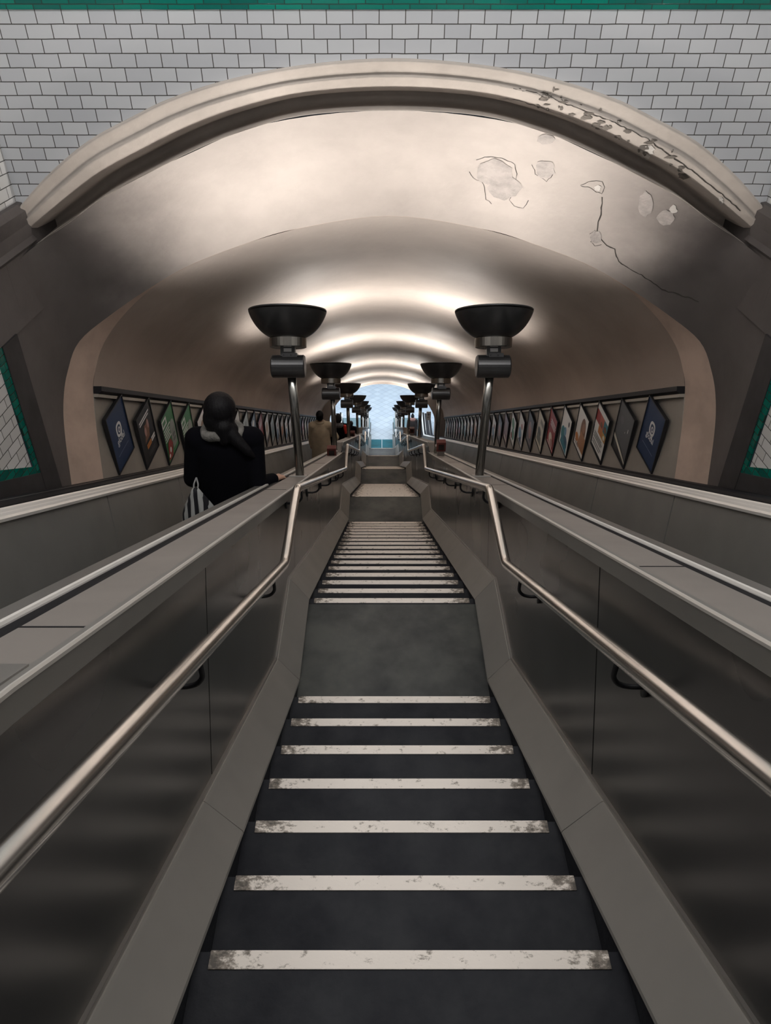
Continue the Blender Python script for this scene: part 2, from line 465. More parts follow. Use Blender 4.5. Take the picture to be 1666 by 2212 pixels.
# lobby side walls: dark upright, green border, white tile
for sx, nm in ((-1, 'left'), (1, 'right')):
    X = sx * SIDE_X
    def sp(y_, d_): return W(X, y_, d_)
    bm = bmesh.new()   # tile field, in front of the flare edge
    poly(bm, [sp(4.42, 1.86), sp(4.14, 1.9), sp(4.10, 2.72), sp(3.2, 2.72 - .9 * .5756), sp(-1.6, 1.2), sp(-1.6, 1.15)])
    poly(bm, [sp(-1.6, 1.14), sp(-1.6, -2.0), sp(5.0, -2.0), sp(5.0, 1.18)])
    struct('wall_' + nm, bm, tile_side)
    bm = bmesh.new()   # plaster band carried on from the moulding
    sweep(bm, [[W(sx * x_, y_, d_) for x_, d_ in ((SIDE_X + .03, 1.16), (SIDE_X - .03, 1.17), (SIDE_X - .045, 1.22), (SIDE_X - .01, 1.32), (SIDE_X - .005, 1.40), (SIDE_X - .03, 1.43), (SIDE_X - .004, 1.46), (SIDE_X - .004, 1.87), (SIDE_X + .03, 1.87))] for y_ in (5.08, 4.4, 1.0, -1.6)])
    bmesh.ops.recalc_face_normals(bm, faces=bm.faces)
    box(bm, min(sx * (SIDE_X - .005), sx * (SIDE_X + .08)), max(sx * (SIDE_X - .005), sx * (SIDE_X + .08)), 4.6, 5.62, Z0 - 1.75, Z0 - 1.19)
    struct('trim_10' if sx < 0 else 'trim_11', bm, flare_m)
    bm = bmesh.new()   # green border: upright and foot
    prism(bm, [sp(4.24, 1.86), sp(4.20, 2.85), sp(3.2, 2.85 - .575), sp(3.2, 2.74 - .575), sp(4.12, 2.70), sp(4.14, 1.86)], Vector((-sx * .012, 0, 0)))
    struct('trim_8' if sx < 0 else 'trim_9', bm, green_side)
    bm = bmesh.new()   # dark upright at the edge of the flare
    prism(bm, [sp(4.44, 1.86), sp(4.36, 3.3), sp(4.14, 3.2), sp(4.22, 1.86)], Vector((-sx * .018, 0, 0)))
    prism(bm, [sp(4.30, 2.85), sp(4.30, 3.4), sp(-1.5, 1.5), sp(-1.5, .7), sp(3.2, 2.85 - .575)], Vector((-sx * .015, 0, 0)))
    struct('baseboard_' + nm, bm, darktrim_m)
bm = bmesh.new()
box(bm, -SIDE_X, SIDE_X, -1.6, 5.1, Z0 + 2.0, Z0 + 2.1)
struct('ceiling_lobby', bm, mat('lobby_ceiling', (.6, .6, .6), .8))
bm = bmesh.new()
box(bm, -SIDE_X, SIDE_X, -1.7, -1.6, Z0 - 1.42, Z0 + 2.0)
struct('wall_back', bm, tile_face)
bm = bmesh.new()
box(bm, -SIDE_X, SIDE_X, -1.6, -.42, Z0 - 1.6, Z0 - 1.424)
struct('floor_lobby', bm, mat('lobby_floor', (.25, .26, .27), .5, var=.2))

# ------------------------------------------------------------------ lower hall
bm = bmesh.new()
box(bm, -7, 7, 22.5, 44, -.2, 0.)
struct('floor', bm, hall_floor_m)
bm = bmesh.new(); box(bm, -7, 7, 43.9, 44.1, 0, 5.2); struct('wall_far', bm, mat('hall_wall', (.66, .7, .74), .5))
for sx, nm in ((-1, 'wall_hall_left'), (1, 'wall_hall_right')):
    bm = bmesh.new(); box(bm, sx * 4.6 - .05, sx * 4.6 + .05, 25.2, 44, 0, 5.2); struct(nm, bm, MATS['hall_wall'])
bm = bmesh.new(); box(bm, -7, 7, 25.6, 44, 5.2, 5.3); struct('ceiling_hall', bm, MATS['hall_wall'])
# portal ring at the foot of the tunnel
bm = bmesh.new()
inn = [(0, -1.60), (.5, -1.56), (1.0, -1.42), (1.45, -1.18), (1.78, -.88), (2.02, -.5), (2.12, -.2), (2.14, .2), (2.14, 1.4)]
out = [(0, -2.4), (.8, -2.4), (1.6, -2.2), (2.3, -1.9), (2.8, -1.4), (3.0, -.8), (3.1, -.2), (3.1, .2), (3.1, 1.4)]
ci = catsym(inn, 4); co = catsym(out, 4)
def er(c_, yy): return mirror(lambda s: [W(s * x, yy, (yy * SS / CS) + h / CS) if False else W(s * x, yy, END_Y * math.tan(SL) + h / CS) for x, h in c_])
sweep(bm, [er(co, END_Y), er(ci, END_Y), er(ci, END_Y + .45), er(co, END_Y + .45)], closed=False)
bmesh.ops.recalc_face_normals(bm, faces=bm.faces)
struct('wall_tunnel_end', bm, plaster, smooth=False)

# ------------------------------------------------------------------ staircase
stair = empty('staircase', (0, 0, Z0 - 1.421), 'long dark central staircase of steep flights and landings with pale worn edges', 'staircase')
HW = .535
def rel(parent, p): return p - parent.location
so = stair.location
for i, (Y0, D0, g, r, n) in enumerate(flights):
    yn, dn = Y0 + (n - 1) * g, D0 + (n - 1) * r
    bm = bmesh.new()
    pts = [(Y0, D0 + .9), (Y0, D0)]
    # stepped outline: tread top D_k ends at nosing Y_k, riser down to next
    pts = []
    y_prev = Y0 - .001
    line = [(Y0, D0)]
    for k in range(n):
        yk, dk = Y0 + k * g, D0 + k * r
        line.append((yk, dk)); line.append((yk - .022, dk + .03)); nd = dk + r if k < n - 1 else (flights[i + 1][1] if i + 1 < len(flights) else FLOOR_D)
        line.append((yk - .022, nd))
    line = line[1:]
    und = [(yn - .022, line[-1][1] + .25), (Y0 - .05, D0 + .35)]
    outl = [W(-HW, a, b) - so for a, b in ([(Y0 - .05, D0)] + line + und)]
    prism(bm, outl, Vector((2 * HW, 0, 0)))
    bmesh.ops.recalc_face_normals(bm, faces=bm.faces)
    obj('flight', bm, tread_m, stair)
    # landing after this flight
    if i + 1 < len(flights):
        ye, de = flights[i + 1][0], flights[i + 1][1]
        bm = bmesh.new(); box(bm, -HW, HW, yn - .022, ye - .05, Z0 - de - .22, Z0 - de)
        bmesh.ops.translate(bm, verts=bm.verts, vec=-so)
        obj('landing', bm, land_m, stair)
first_nosing = None
for i, (Y0, D0, g, r, n) in enumerate(flights):
    for k in range(n):
        if i == 0 and k < 2: continue
        yk, dk = Y0 + k * g, D0 + k * r
        if first_nosing is None:
            bm = bmesh.new(); box(bm, -.5, .5, -.040, .003, -.012, .0035); bevel(bm, .002, 2)
            o = first_nosing = obj('nosing_strip', bm, nosing_m, stair)
        else:
            o = first_nosing.copy(); COL.objects.link(o); o.parent = stair
        o.location = W(0, yk, dk) - so
        o.scale.x = 1.0 + random.uniform(-.006, .006)

# ------------------------------------------------------------------ central dividers (side panels, skirting, deck)
def clip(polyg, t0, t1):
    def cut(pl, f, keep):
        o = []
        for i in range(len(pl)):
            a, b = pl[i], pl[(i + 1) % len(pl)]
            fa, fb = f(a), f(b)
            if keep(fa): o.append(a)
            if keep(fa) != keep(fb):
                k = fa / (fa - fb); o.append((a[0] + (b[0] - a[0]) * k, a[1] + (b[1] - a[1]) * k))
        return o
    tt = lambda p: p[0] * CS + p[1] * SS
    pl = cut(polyg, lambda p: tt(p) - t0, lambda v: v >= 0)
    if len(pl) < 3: return pl
    return cut(pl, lambda p: tt(p) - t1, lambda v: v <= 0)
A_path = stair_path(.03, .08); B_path = stair_path(.185, .225)
DECK = [(-1.4, 8.46, .395), (8.46, 18.6, .25), (18.6, 30.9, .07)]
for sx, side in ((-1, 'left'), (1, 'right')):
    root = empty('stair_divider', (sx * .7, 0, Z0 - 1.421),
                 'steel clad divider with flat deck on the %s of the central stairs' % side, 'balustrade')
    ro = root.location
    # solid core
    bm = bmesh.new()
    core = [(.650, n_of(.46)), (.655, -.35), (.975, -.35), (.975, n_of(.62)), (.968, n_of(.448)), (.78, n_of(.448))]
    sweep(bm, [[p - ro for p in ep_ring(e, core, sx)] for e in EP])
    bmesh.ops.recalc_face_normals(bm, faces=bm.faces)
    obj('core', bm, darktrim_m, root)
    # deck pieces
    for y0, y1, h in DECK:
        es = ep_slice(y0, y1)
        bm = bmesh.new()
        d_ = [(.640, n_of(h)), (.640, n_of(h + .012)), (.650, n_of(.46)), (.790, n_of(.46)), (.790, n_of(h + .004)), (.785, n_of(h))]
        sweep(bm, [[p - ro for p in ep_ring(e, d_, sx)] for e in es])
        bmesh.ops.recalc_face_normals(bm, faces=bm.faces)
        obj('deck', bm, deck_m, root)
        bm = bmesh.new()
        d_ = [(.630, n_of(h - .006)), (.626, n_of(h)), (.630, n_of(h + .055)), (.648, n_of(h + .055)), (.648, n_of(h - .006))]
        sweep(bm, [[p - ro for p in ep_ring(e, d_, sx)] for e in es])
        bmesh.ops.recalc_face_normals(bm, faces=bm.faces)
        obj('deck_lip', bm, lip_m, root)
        bm = bmesh.new()
        d_ = [(.6248, n_of(h + .004)), (.6248, n_of(h - .003)), (.628, n_of(h - .0075)), (.632, n_of(h - .0075)), (.632, n_of(h + .004))]
        sweep(bm, [[p - ro for p in ep_ring(e, d_, sx)] for e in es])
        bmesh.ops.recalc_face_normals(bm, faces=bm.faces)
        obj('deck_edge', bm, edge_m, root)
    # deck joints
    bm = bmesh.new()
    for t_ in ((1.35, 4.35, 7.4, 12.2, 15.5) if sx < 0 else (1.95, 4.7, 7.6, 12.2, 15.5)):
        yj = t_ * CS - .39 * SS
        h = .395 if yj < 8.46 else .25
        box(bm, sx * .632 if sx > 0 else -.786, .786 if sx > 0 else -.632, -.003, .003, -.002, .0015,
            Matrix.Translation(T(0, t_, h) - ro) @ Matrix.Rotation(-SL, 4, 'X'))
    obj('deck_joint', bm, black_m, root)
    # side panels between the seams
    seams = [-1.0, 2.25, 4.6, 6.6, 8.4]
    while seams[-1] < 31: seams.append(seams[-1] + 2.0)
    top = [(-1.4, None)]
    up = []
    for y0, y1, h in DECK:
        for e in ep_slice(y0, y1):
            n = n_of(h + .05)
            up.append((e[0] + n * math.sin(e[2]), e[1] - n * math.cos(e[2])))
    up = [u for u in up if u[0] < 30.0]
    low = [(a, b) for a, b in stair_path(.15, .19)]
    region = up + [(30.0, up[-1][1])] + low[::-1]
    for s0, s1 in zip(seams[:-1], seams[1:]):
        pl = clip(region, s0 + .005, s1 - .005)
        if len(pl) < 3: continue
        ar = sum(pl[i][0] * pl[(i + 1) % len(pl)][1] - pl[(i + 1) % len(pl)][0] * pl[i][1] for i in range(len(pl)))
        if abs(ar) < .02: continue
        bm = bmesh.new()
        prism(bm, [W(sx * .642, a, b) - ro for a, b in pl], Vector((sx * .009, 0, 0)))
        bmesh.ops.recalc_face_normals(bm, faces=bm.faces)
        obj('side_panel', bm, panel_m, root)
    # skirting: sloping face from the foot line A up to line B, ledge above, dark riser board below
    segs = list(zip(zip(A_path[:-1], A_path[1:]), zip(B_path[:-1], B_path[1:])))
    for (a0, a1), (b0, b1) in segs:
        L_ = math.hypot(a1[0] - a0[0], a1[1] - a0[1])
        n = max(1, round(L_ / 1.9)); 
        for k in range(n):
            f0 = k / n + (.0016 / L_); f1 = (k + 1) / n - (.0016 / L_)
            lerp = lambda p, q, f: (p[0] + (q[0] - p[0]) * f, p[1] + (q[1] - p[1]) * f)
            A0, A1, B0, B1 = lerp(a0, a1, f0), lerp(a0, a1, f1), lerp(b0, b1, f0), lerp(b0, b1, f1)
            bm = bmesh.new()
            def ring(Aq, Bq):
                return [W(sx * .522, Aq[0], Aq[1]) - ro, W(sx * .520, Aq[0], Aq[1] + .012) - ro, W(sx * .545, Aq[0], Aq[1] + .02) - ro,
                        W(sx * .648, Bq[0], Bq[1] + .04) - ro, W(sx * .648, Bq[0], Bq[1] - .004) - ro, W(sx * .628, Bq[0], Bq[1] - .004) - ro, W(sx * .622, Bq[0], Bq[1] + .004) - ro]
            sweep(bm, [ring(A0, B0), ring(A1, B1)])
            bmesh.ops.recalc_face_normals(bm, faces=bm.faces)
            obj('skirting', bm, skirt_m, root)
    bm = bmesh.new()
    rings = []
    Bt = stair_path(.205, .245); Bt2 = stair_path(.18, .22)
    for p, q in zip(Bt, Bt2):
        rings.append([W(sx * .632, p[0], p[1]) - ro, W(sx * .632, q[0], q[1]) - ro, W(sx * .645, q[0], q[1]) - ro, W(sx * .645, p[0], p[1]) - ro])
    sweep(bm, rings); bmesh.ops.recalc_face_normals(bm, faces=bm.faces)
    obj('skirting_bead', bm, steel, root)
    bm = bmesh.new()
    Ad = stair_path(-.30, -.12)
    rings = [[W(sx * .536, p[0], p[1] + .01) - ro, W(sx * .536, q[0], q[1]) - ro, W(sx * .6, q[0], q[1]) - ro, W(sx * .6, p[0], p[1] + .01) - ro] for p, q in zip(A_path, Ad)]
    sweep(bm, rings); bmesh.ops.recalc_face_normals(bm, faces=bm.faces)
    obj('riser_board', bm, tread_m, root)

# ------------------------------------------------------------------ stair handrails with J brackets
for sx, side in ((-1, 'left'), (1, 'right')):
    hp = stair_path(.87, .90, y_start=-1.3, y_end=29.9)
    root = empty('stair_handrail', (sx * .54, hp[0][0], Z0 - hp[0][1]),
                 'polished steel tube handrail bending over the landings, %s side of the stairs' % side, 'handrail')
    ro = root.location
    bm = bmesh.new()
    tube(bm, round_path([W(sx * .54, a, b) - ro for a, b in hp], .05, 5), .0235, 20)
    obj('rail', bm, polish, root, smooth=True)
    bm = bmesh.new()
    tube(bm, round_path([W(sx * .541, a, b + .026) - ro for a, b in hp], .05, 4), .0075, 8)
    obj('rail_flat', bm, trimst, root, smooth=True)
    proto = None
    def d_at(Y):
        for a, b in zip(hp[:-1], hp[1:]):
            if a[0] <= Y <= b[0]: return a[1] + (b[1] - a[1]) * (Y - a[0]) / (b[0] - a[0])
        return hp[-1][1]
    ys = [0.18, 1.22, 2.28]
    for i in range(1, len(flights)):
        Y0, D0, g, r, n = flights[i]
        ys += [Y0 + .12, Y0 + .12 + 1.02, Y0 + 2.2, Y0 + 3.2, Y0 + 4.05]
    for yb in ys:
        if yb > 29.5: continue
        if proto is None:
            bm = bmesh.new()
            pts = [Vector((0, 0, -.018)), Vector((0, 0, -.085)), Vector((sx * .02, 0, -.112)), Vector((sx * .05, 0, -.122)), Vector((sx * .098, 0, -.122))]
            tube(bm, round_path(pts, .03, 4), .0075, 10)
            lathe(bm, [(.0, -.006), (.026, -.006), (.026, .006), (.0, .006)] if False else [(.001, -.006), (.024, -.006), (.024, .004), (.001, .006)], 14,
                  Matrix.Translation((sx * .096, 0, -.122)) @ Matrix.Rotation(PI / 2, 4, 'Y') @ Matrix.Diagonal((1.6, .75, 1, 1)))
            o = proto = obj('bracket', bm, iron, root, smooth=True)
        else:
            o = proto.copy(); COL.objects.link(o); o.parent = root
        o.location = W(sx * .54, yb, d_at(yb)) - ro

# ------------------------------------------------------------------ escalators
def make_escalator(sx, side):
    XC = 1.43
    root = empty('escalator', (sx * XC, 0, Z0 - 1.421), 'long steel sided escalator running down on the %s of the central stairs' % side, 'escalator')
    ro = root.location
    def ext(name, sec, m, y0=-1.5, y1=31., smooth=False):
        bm = bmesh.new()
        sweep(bm, [[p - ro for p in ep_ring(e, sec, sx)] for e in ep_slice(y0, y1)])
        bmesh.ops.recalc_face_normals(bm, faces=bm.faces)
        return obj(name, bm, m, root, smooth)
    # handrails: black rubber with rounded top
    def rub(xc, h):
        return [(xc - .040, n_of(h + .030)), (xc - .042, n_of(h + .012)), (xc - .030, n_of(h - .004)), (xc, n_of(h - .009)), (xc + .030, n_of(h - .004)), (xc + .042, n_of(h + .012)), (xc + .040, n_of(h + .030)), (xc + .02, n_of(h + .036)), (xc - .02, n_of(h + .036))]
    # inner side (next to the stairs): the handrail runs a little below the deck
    ext('handrail', rub(.842, .428), rubber)
    ext('handrail_guide', [(.892, n_of(.47)), (.896, n_of(.432)), (.899, n_of(.425)), (.911, n_of(.425)), (.917, n_of(.433)), (.917, n_of(.47))], guide_m)
    ext('inner_deck', [(.917, n_of(.435)), (.985, n_of(.438)), (.99, n_of(.446)), (.917, n_of(.446))], steel)
    ext('inner_panel', [(.978, n_of(.446)), (.988, n_of(.446)), (1.04, 0.02), (1.03, 0.02)], esc_panel)
    # outer side (next to the wall)
    ext('handrail', rub(2.055, .400), rubber)
    ext('handrail_guide', [(1.965, n_of(.465)), (1.952, n_of(.478)), (1.950, n_of(.462)), (1.958, n_of(.450)), (1.98, n_of(.440)), (1.984, n_of(.436)), (2.008, n_of(.426)), (2.016, n_of(.415)), (2.03, n_of(.45)), (2.03, n_of(.5))], guide_m)
    ext('outer_deck', [(2.02, n_of(.47)), (2.10, n_of(.45)), (2.10, n_of(.418)), (2.118, n_of(.418)), (2.12, n_of(.445)), (2.41, n_of(.445)), (2.41, n_of(.6)), (2.02, n_of(.6))], black_m)
    ext('deck_edge', [(2.098, n_of(.416)), (2.098, n_of(.404)), (2.116, n_of(.404)), (2.116, n_of(.416))], trimst)
    ext('deck_edge', [(2.28, n_of(.446)), (2.28, n_of(.436)), (2.30, n_of(.436)), (2.30, n_of(.446))], steel)
    # outer lining panels with open joints
    bm = bmesh.new()
    t0 = 4.4 - 1.73 * 4
    while t0 < 33:
        y0 = max(-1.5, (t0 + .008) * CS - .46 * SS); y1 = min(31., (t0 + 1.722) * CS - .46 * SS)
        if y1 > y0 + .05:
            # joints are square to the incline
            es = ep_slice(y0, y1)
            sec_ = [(1.972, n_of(.468)), (1.984, n_of(.468)), (1.84, .02), (1.828, .02)]
            sweep(bm, [[p - ro for p in ep_ring(e, sec_, sx)] for e in es])
        t0 += 1.73
    bmesh.ops.recalc_face_normals(bm, faces=bm.faces)
    obj('outer_panel', bm, esc_panel, root)
    ext('backing', [(1.99, n_of(.475)), (2.02, n_of(.475)), (2.02, -.05), (1.86, -.05)], black_m)
    # skirts and steps
    ext('skirt', [(1.02, .18), (1.04, .02), (1.04, -.3), (.98, -.3), (.98, .18)], darktrim_m)
    ext('skirt', [(1.872, .18), (1.83, .02), (1.83, -.3), (1.90, -.3), (1.90, .18)], darktrim_m)
    bm = bmesh.new()
    yb = .0
    rr = .2; gg = rr / math.tan(SL)
    yy = 0.0
    outl = []
    while yy < 28.2:
        d_ = path_d(yy)
        outl.append((yy - gg / 2, d_)); outl.append((yy + gg / 2, d_)); yy += gg
    pts = [(-1.5, 1.421)] + outl + [(28.7, FLOOR_D - .01), (31., FLOOR_D - .01), (31., FLOOR_D + .1), (28.7, FLOOR_D + .15), (-.5, 1.9), (-1.5, 1.9)]
    for a, b in zip(pts[:len(outl) + 2], pts[1:len(outl) + 3]):
        quad(bm, W(sx * 1.035, *a) - ro, W(sx * 1.83, *a) - ro, W(sx * 1.83, *b) - ro, W(sx * 1.035, *b) - ro)
    obj('steps', bm, mat('escalator_step', (.10, .10, .10), .45, metal=.7), root)
    return root
escL = make_escalator(-1, 'left')
escR = make_escalator(1, 'right')

# ------------------------------------------------------------------ uplighters
def make_lamp():
    root = bpy.data.objects.new('uplighter', None); COL.objects.link(root)
    # root sits on the deck at the foot of the pole; built for the right hand row (inner side at -x)
    H = .85
    bm = bmesh.new(); box(bm, -.055, .08, -.075, .075, 0, .010, Matrix.Rotation(-SL, 4, 'X')); bevel(bm, .002)
    obj('base_plate', bm, steel, root)
    bm = bmesh.new(); 
    lathe(bm, [(.034, -.03), (.0335, .01), (.033, .10), (.0325, .5), (.032, 1.0)], 28)
    pole = obj('pole', bm, pole_m, root, smooth=True)
    top = bpy.data.objects.new('_', None)
    # swivel cylinder (axis along x)
    M = Matrix.Translation((.018, 0, H + .077))
    bm = bmesh.new()
    lathe(bm, [(.070, -.118), (.079, -.110), (.079, .110), (.070, .118)], 32, M @ Matrix.Rotation(PI / 2, 4, 'Y'))
    obj('swivel', bm, bronze, root)
    tilt = M @ Matrix.Rotation(-SL, 4, 'X')
    bm = bmesh.new()
    box(bm, -.05, .05, -.035, .035, .06, .14, tilt)
    box(bm, -.036, .066, -.05, .05, .06, .088, tilt)
    for s in (-1, 1):
        lathe(bm, [(.003, 0), (.004, .004), (.001, .006)], 8, tilt @ Matrix.Translation((s * .025, -.052, .075)) @ Matrix.Rotation(PI / 2, 4, 'X'))
    neck = obj('neck', bm, bronze, root)
    bm = bmesh.new(); box(bm, -.027, .027, -.0375, -.035, .098, .121, tilt)
    obj('neck_label', bm, labelw, neck)['label'] = 'small white printed label'
    bm = bmesh.new(); lathe(bm, [(.118, .128), (.128, .132), (.130, .19), (.126, .198)], 40, tilt)
    obj('collar', bm, ring_m, root, smooth=False)
    # bowl with a turned rim
    z0, z1 = .195, .372
    ctl = [(.44, 0), (.50, .045), (.56, .095), (.64, .18), (.72, .285), (.80, .42), (.87, .57), (.93, .73), (.975, .88), (1, 1)]
    outp = [(.2705 * r, z0 + (z1 - z0) * f) for r, f in catmull(ctl, 2)]
    rim = [(.2705, z1 - .004), (.2715, z1 + .010), (.268, z1 + .014), (.262, z1 + .012)]
    inn_ = [(r - .008, z + .008) for r, z in outp[::-1] if z + .008 < z1 + .006]
    bm = bmesh.new(); lathe(bm, outp + rim + inn_ + [(.02, z0 + .010)], 56, tilt)
    bowl = obj('bowl', bm, [bronze], root, smooth=True)
    bm = bmesh.new()
    inr = [(r - .0095, z + .010) for r, z in outp if z + .01 < z1]
    rings = []
    for r, z in inr:
        rings.append([tilt @ Vector((r * math.cos(2 * PI * j / 40), r * math.sin(2 * PI * j / 40), z)) for j in range(40)])
    sweep(bm, rings, True, False)
    obj('reflector', bm, inner_m, bowl, smooth=True)
    bm = bmesh.new(); lathe(bm, [(.01, .215), (.025, .222), (.03, .235), (.02, .25), (.005, .255)], 20, tilt)
    b = obj('bulb', bm, bulb_m, bowl, smooth=True); b['label'] = 'glowing lamp'
    b.visible_shadow = True
    ld = bpy.data.lights.new('uplight', 'POINT'); ld.energy = LAMP_W; ld.color = LAMP_COL; ld.shadow_soft_size = .04
    lo = bpy.data.objects.new('uplight', ld); COL.objects.link(lo); lo.parent = bowl
    lo.location = tilt @ Vector((0, 0, .285))
    return root
lamp0 = make_lamp()
ordinals = ['nearest whole one', 'second nearest', 'third nearest', 'fourth nearest', 'fifth nearest', 'sixth nearest', 'farthest']
bowl_t = [.57, 5.03, 9.32, 13.7, 19.04, 23.5, 27.8, 31.6]
def copy_tree(o, parent=None):
    c = o.copy(); COL.objects.link(c); c.parent = parent
    for ch in list(o.children): copy_tree(ch, c)
    return c
first = True
proto_used = False
for k, tb in enumerate(bowl_t):
    for sx, side in ((-1, 'left'), (1, 'right')):
        # bowl line: swivel centre at h=-.41, t=tb ; pole drops vertically onto the deck
        c_ = T(0, tb, -.41)
        yb = c_.y
        # deck height under it
        hh = [h for y0, y1, h in DECK if y0 <= yb + .1 <= y1][0]
        e = None
        if yb < 26.5:
            dd = (hh / CS) + yb * math.tan(SL)
        else:
            e = ep_at(yb); dd = e[1] - n_of(hh)
        zb = Z0 - dd
        H = c_.z - .077 - zb
        if not proto_used and sx > 0:
            root = lamp0
            proto_used = True
        else:
            root = copy_tree(lamp0)
        root.location = (sx * .70, yb, zb)
        if sx < 0: root.scale = (1, 1, 1)
        dz = H - .85
        for ch in root.children:
            nm = ch.name.split('.')[0]
            if nm == 'base_plate':
                if sx < 0: ch.location.x = -.025
                if sx < 0: ch.location.x = -.025
            elif nm == 'pole':
                ch.scale = (1, 1, H)
            else:
                ch.location.z += dz
                if sx < 0: ch.location.x += -.036
            if sx < 0 and nm == 'neck': pass
        if k == 0:
            lab = 'bronze bowl uplighter on a pole, partly out of frame at the lower %s edge' % side
        else:
            lab = 'bronze bowl uplighter on a pole, %s of the row on the %s' % (ordinals[k - 1], side)
        tag(root, lab, 'lamp', 'bronze uplighters along the stair dividers')
        if k >= 6:
            for ch in root.children:
                if ch.type == 'LIGHT': pass

# ------------------------------------------------------------------ posters
def flat(col, rough=.35):
    key = 'print_%02x%02x%02x' % tuple(int(max(0, min(1, c)) * 255) for c in col)
    return mat(key, col, rough)
NAVY = (.012, .035, .10); WHT = (.84, .83, .82); BLK = (.01, .01, .012); RED = (.32, .03, .025); GRN = (.05, .22, .08)
TEAL = (.03, .20, .24); ORG = (.55, .20, .04); CRM = (.72, .68, .58); BRN = (.22, .10, .05); GRY = (.12, .12, .13); PNK = (.45, .25, .22); SKY = (.18, .34, .5)
def R(x0, y0, x1, y1, c): return ([(x0, y0), (x1, y0), (x1, y1), (x0, y1)], c)
def E(cx, cy, rx, ry, c, n=18): return ([(cx + rx * math.cos(2 * PI * i / n), cy + ry * math.sin(2 * PI * i / n)) for i in range(n)], c)
def bars(x0, x1, ys, hgt, c, rag=.1):
    rnd = random.Random(int(x0 * 100 + len(ys)))
    return [R(x0, yy, x1 - rag * rnd.random(), yy + hgt, c) for yy in ys]
designs = {
 'dark_photo': (GRY, [([(0, .0), (1, .0), (1, .10), (.6, .22), (.2, .28), (0, .34)], (.03, .03, .03)), ([(0, .22), (.5, .12), (1, .03), (1, .07), (.5, .19), (0, .30)], CRM), R(.75, .62, .78, .7, WHT), R(.6, .55, .62, .58, WHT), E(.3, .7, .12, .08, (.16, .15, .17))]),
 'portraits': (WHT, [R(.0, .60, .33, .86, RED), R(.33, .60, .66, .86, (.5, .12, .07)), R(.66, .60, 1, .86, TEAL), R(0, .46, .33, .60, WHT), R(.33, .44, .66, .60, ORG), R(.66, .44, 1, .60, (.55, .28, .05)), E(.5, .68, .1, .06, BRN), E(.82, .7, .1, .07, BRN), E(.83, .52, .08, .05, CRM), R(0, 0, 1, .05, BLK)] + bars(.1, .85, [.36, .31, .26, .18, .12], .02, (.06, .06, .06))),
 'woman': (WHT, [E(.62, .58, .24, .30, BRN), E(.66, .66, .11, .12, (.34, .17, .10)), ([(.3, .1), (.98, .1), (.95, .5), (.5, .52)], (.42, .20, .09)), E(.2, .24, .16, .10, ORG)] + bars(.08, .5, [.12, .07], .025, GRY)),
 'teal_figures': (WHT, [E(.3, .35, .26, .2, TEAL), E(.62, .25, .25, .16, (.05, .12, .2)), E(.5, .5, .12, .12, SKY), ([(.1, .05), (.9, .02), (.8, .2), (.2, .28)], (.04, .22, .30)), E(.75, .8, .06, .07, BLK)]),
 'red_text': (RED, bars(.25, .9, [.74, .67, .60], .035, WHT) + [E(.45, .25, .22, .17, CRM), E(.62, .18, .18, .12, PNK), R(.1, .04, .9, .07, WHT)]),
 'cream_figure': (CRM, [E(.4, .4, .24, .16, (.10, .11, .09)), ([(.1, .08), (.8, .12), (.7, .36), (.2, .34)], (.2, .2, .16)), R(.4, .7, .9, .85, (.3, .28, .22))]),
 'dark_pink': (GRY, [E(.5, .5, .25, .28, PNK), E(.55, .7, .12, .08, (.3, .3, .32)), R(.2, .1, .8, .16, (.3, .25, .25))]),
 'blue_white': (WHT, [E(.4, .32, .3, .22, SKY), ([(.2, .05), (.8, .05), (.6, .3)], NAVY), E(.6, .66, .14, .1, (.35, .1, .1))]),
 'green_white': (WHT, [E(.4, .7, .3, .18, GRN), E(.55, .35, .26, .2, (.1, .3, .2)), E(.3, .2, .16, .1, RED)]),
 'violet': ((.20, .13, .14), [E(.5, .55, .28, .25, (.33, .22, .22)), R(.2, .1, .8, .2, CRM)]),
 'black_text': (BLK, bars(.12, .85, [.84, .79], .03, WHT) + [([(.25, .4), (.4, .62), (.35, .72), (.5, .7), (.62, .78), (.7, .6), (.6, .42)], BRN), E(.4, .58, .07, .09, PNK), E(.62, .66, .06, .09, PNK)] + bars(.3, .62, [.30, .25], .045, ORG, .02) + bars(.64, .92, [.31, .26], .04, WHT, .04) + bars(.3, .8, [.14, .10], .012, GRY)),
 'green_food': (GRN, [R(.05, .76, .42, .93, WHT), R(.1, .8, .36, .89, (.1, .25, .12))] + bars(.08, .7, [.68, .62, .56, .50, .44], .03, WHT, .25) + [E(.74, .52, .2, .18, (.35, .36, .33)), R(.56, .1, .94, .5, (.28, .29, .26)), E(.75, .36, .12, .04, (.12, .13, .12)), E(.75, .26, .12, .04, (.12, .13, .12)), ([(.05, .05), (.4, .02), (.55, .25), (.42, .42), (.2, .4)], RED), E(.3, .2, .07, .06, WHT), E(.16, .12, .06, .04, WHT)]),
 'orange_brown': ((.42, .30, .20), [E(.5, .5, .3, .28, ORG), E(.5, .72, .16, .1, CRM), R(.1, .05, .9, .2, GRY)]),
 'white_beige': (WHT, [E(.5, .6, .24, .2, (.45, .3, .18)), R(.0, .0, 1, .2, GRY), E(.4, .35, .2, .1, CRM)]),
 'white_teal': ((.5, .55, .55), [E(.5, .35, .3, .25, (.22, .32, .33)), E(.45, .7, .2, .12, (.3, .33, .33))]),
 'red_blue': ((.10, .13, .18), [E(.5, .35, .28, .2, RED), E(.45, .72, .26, .14, WHT)]),
}
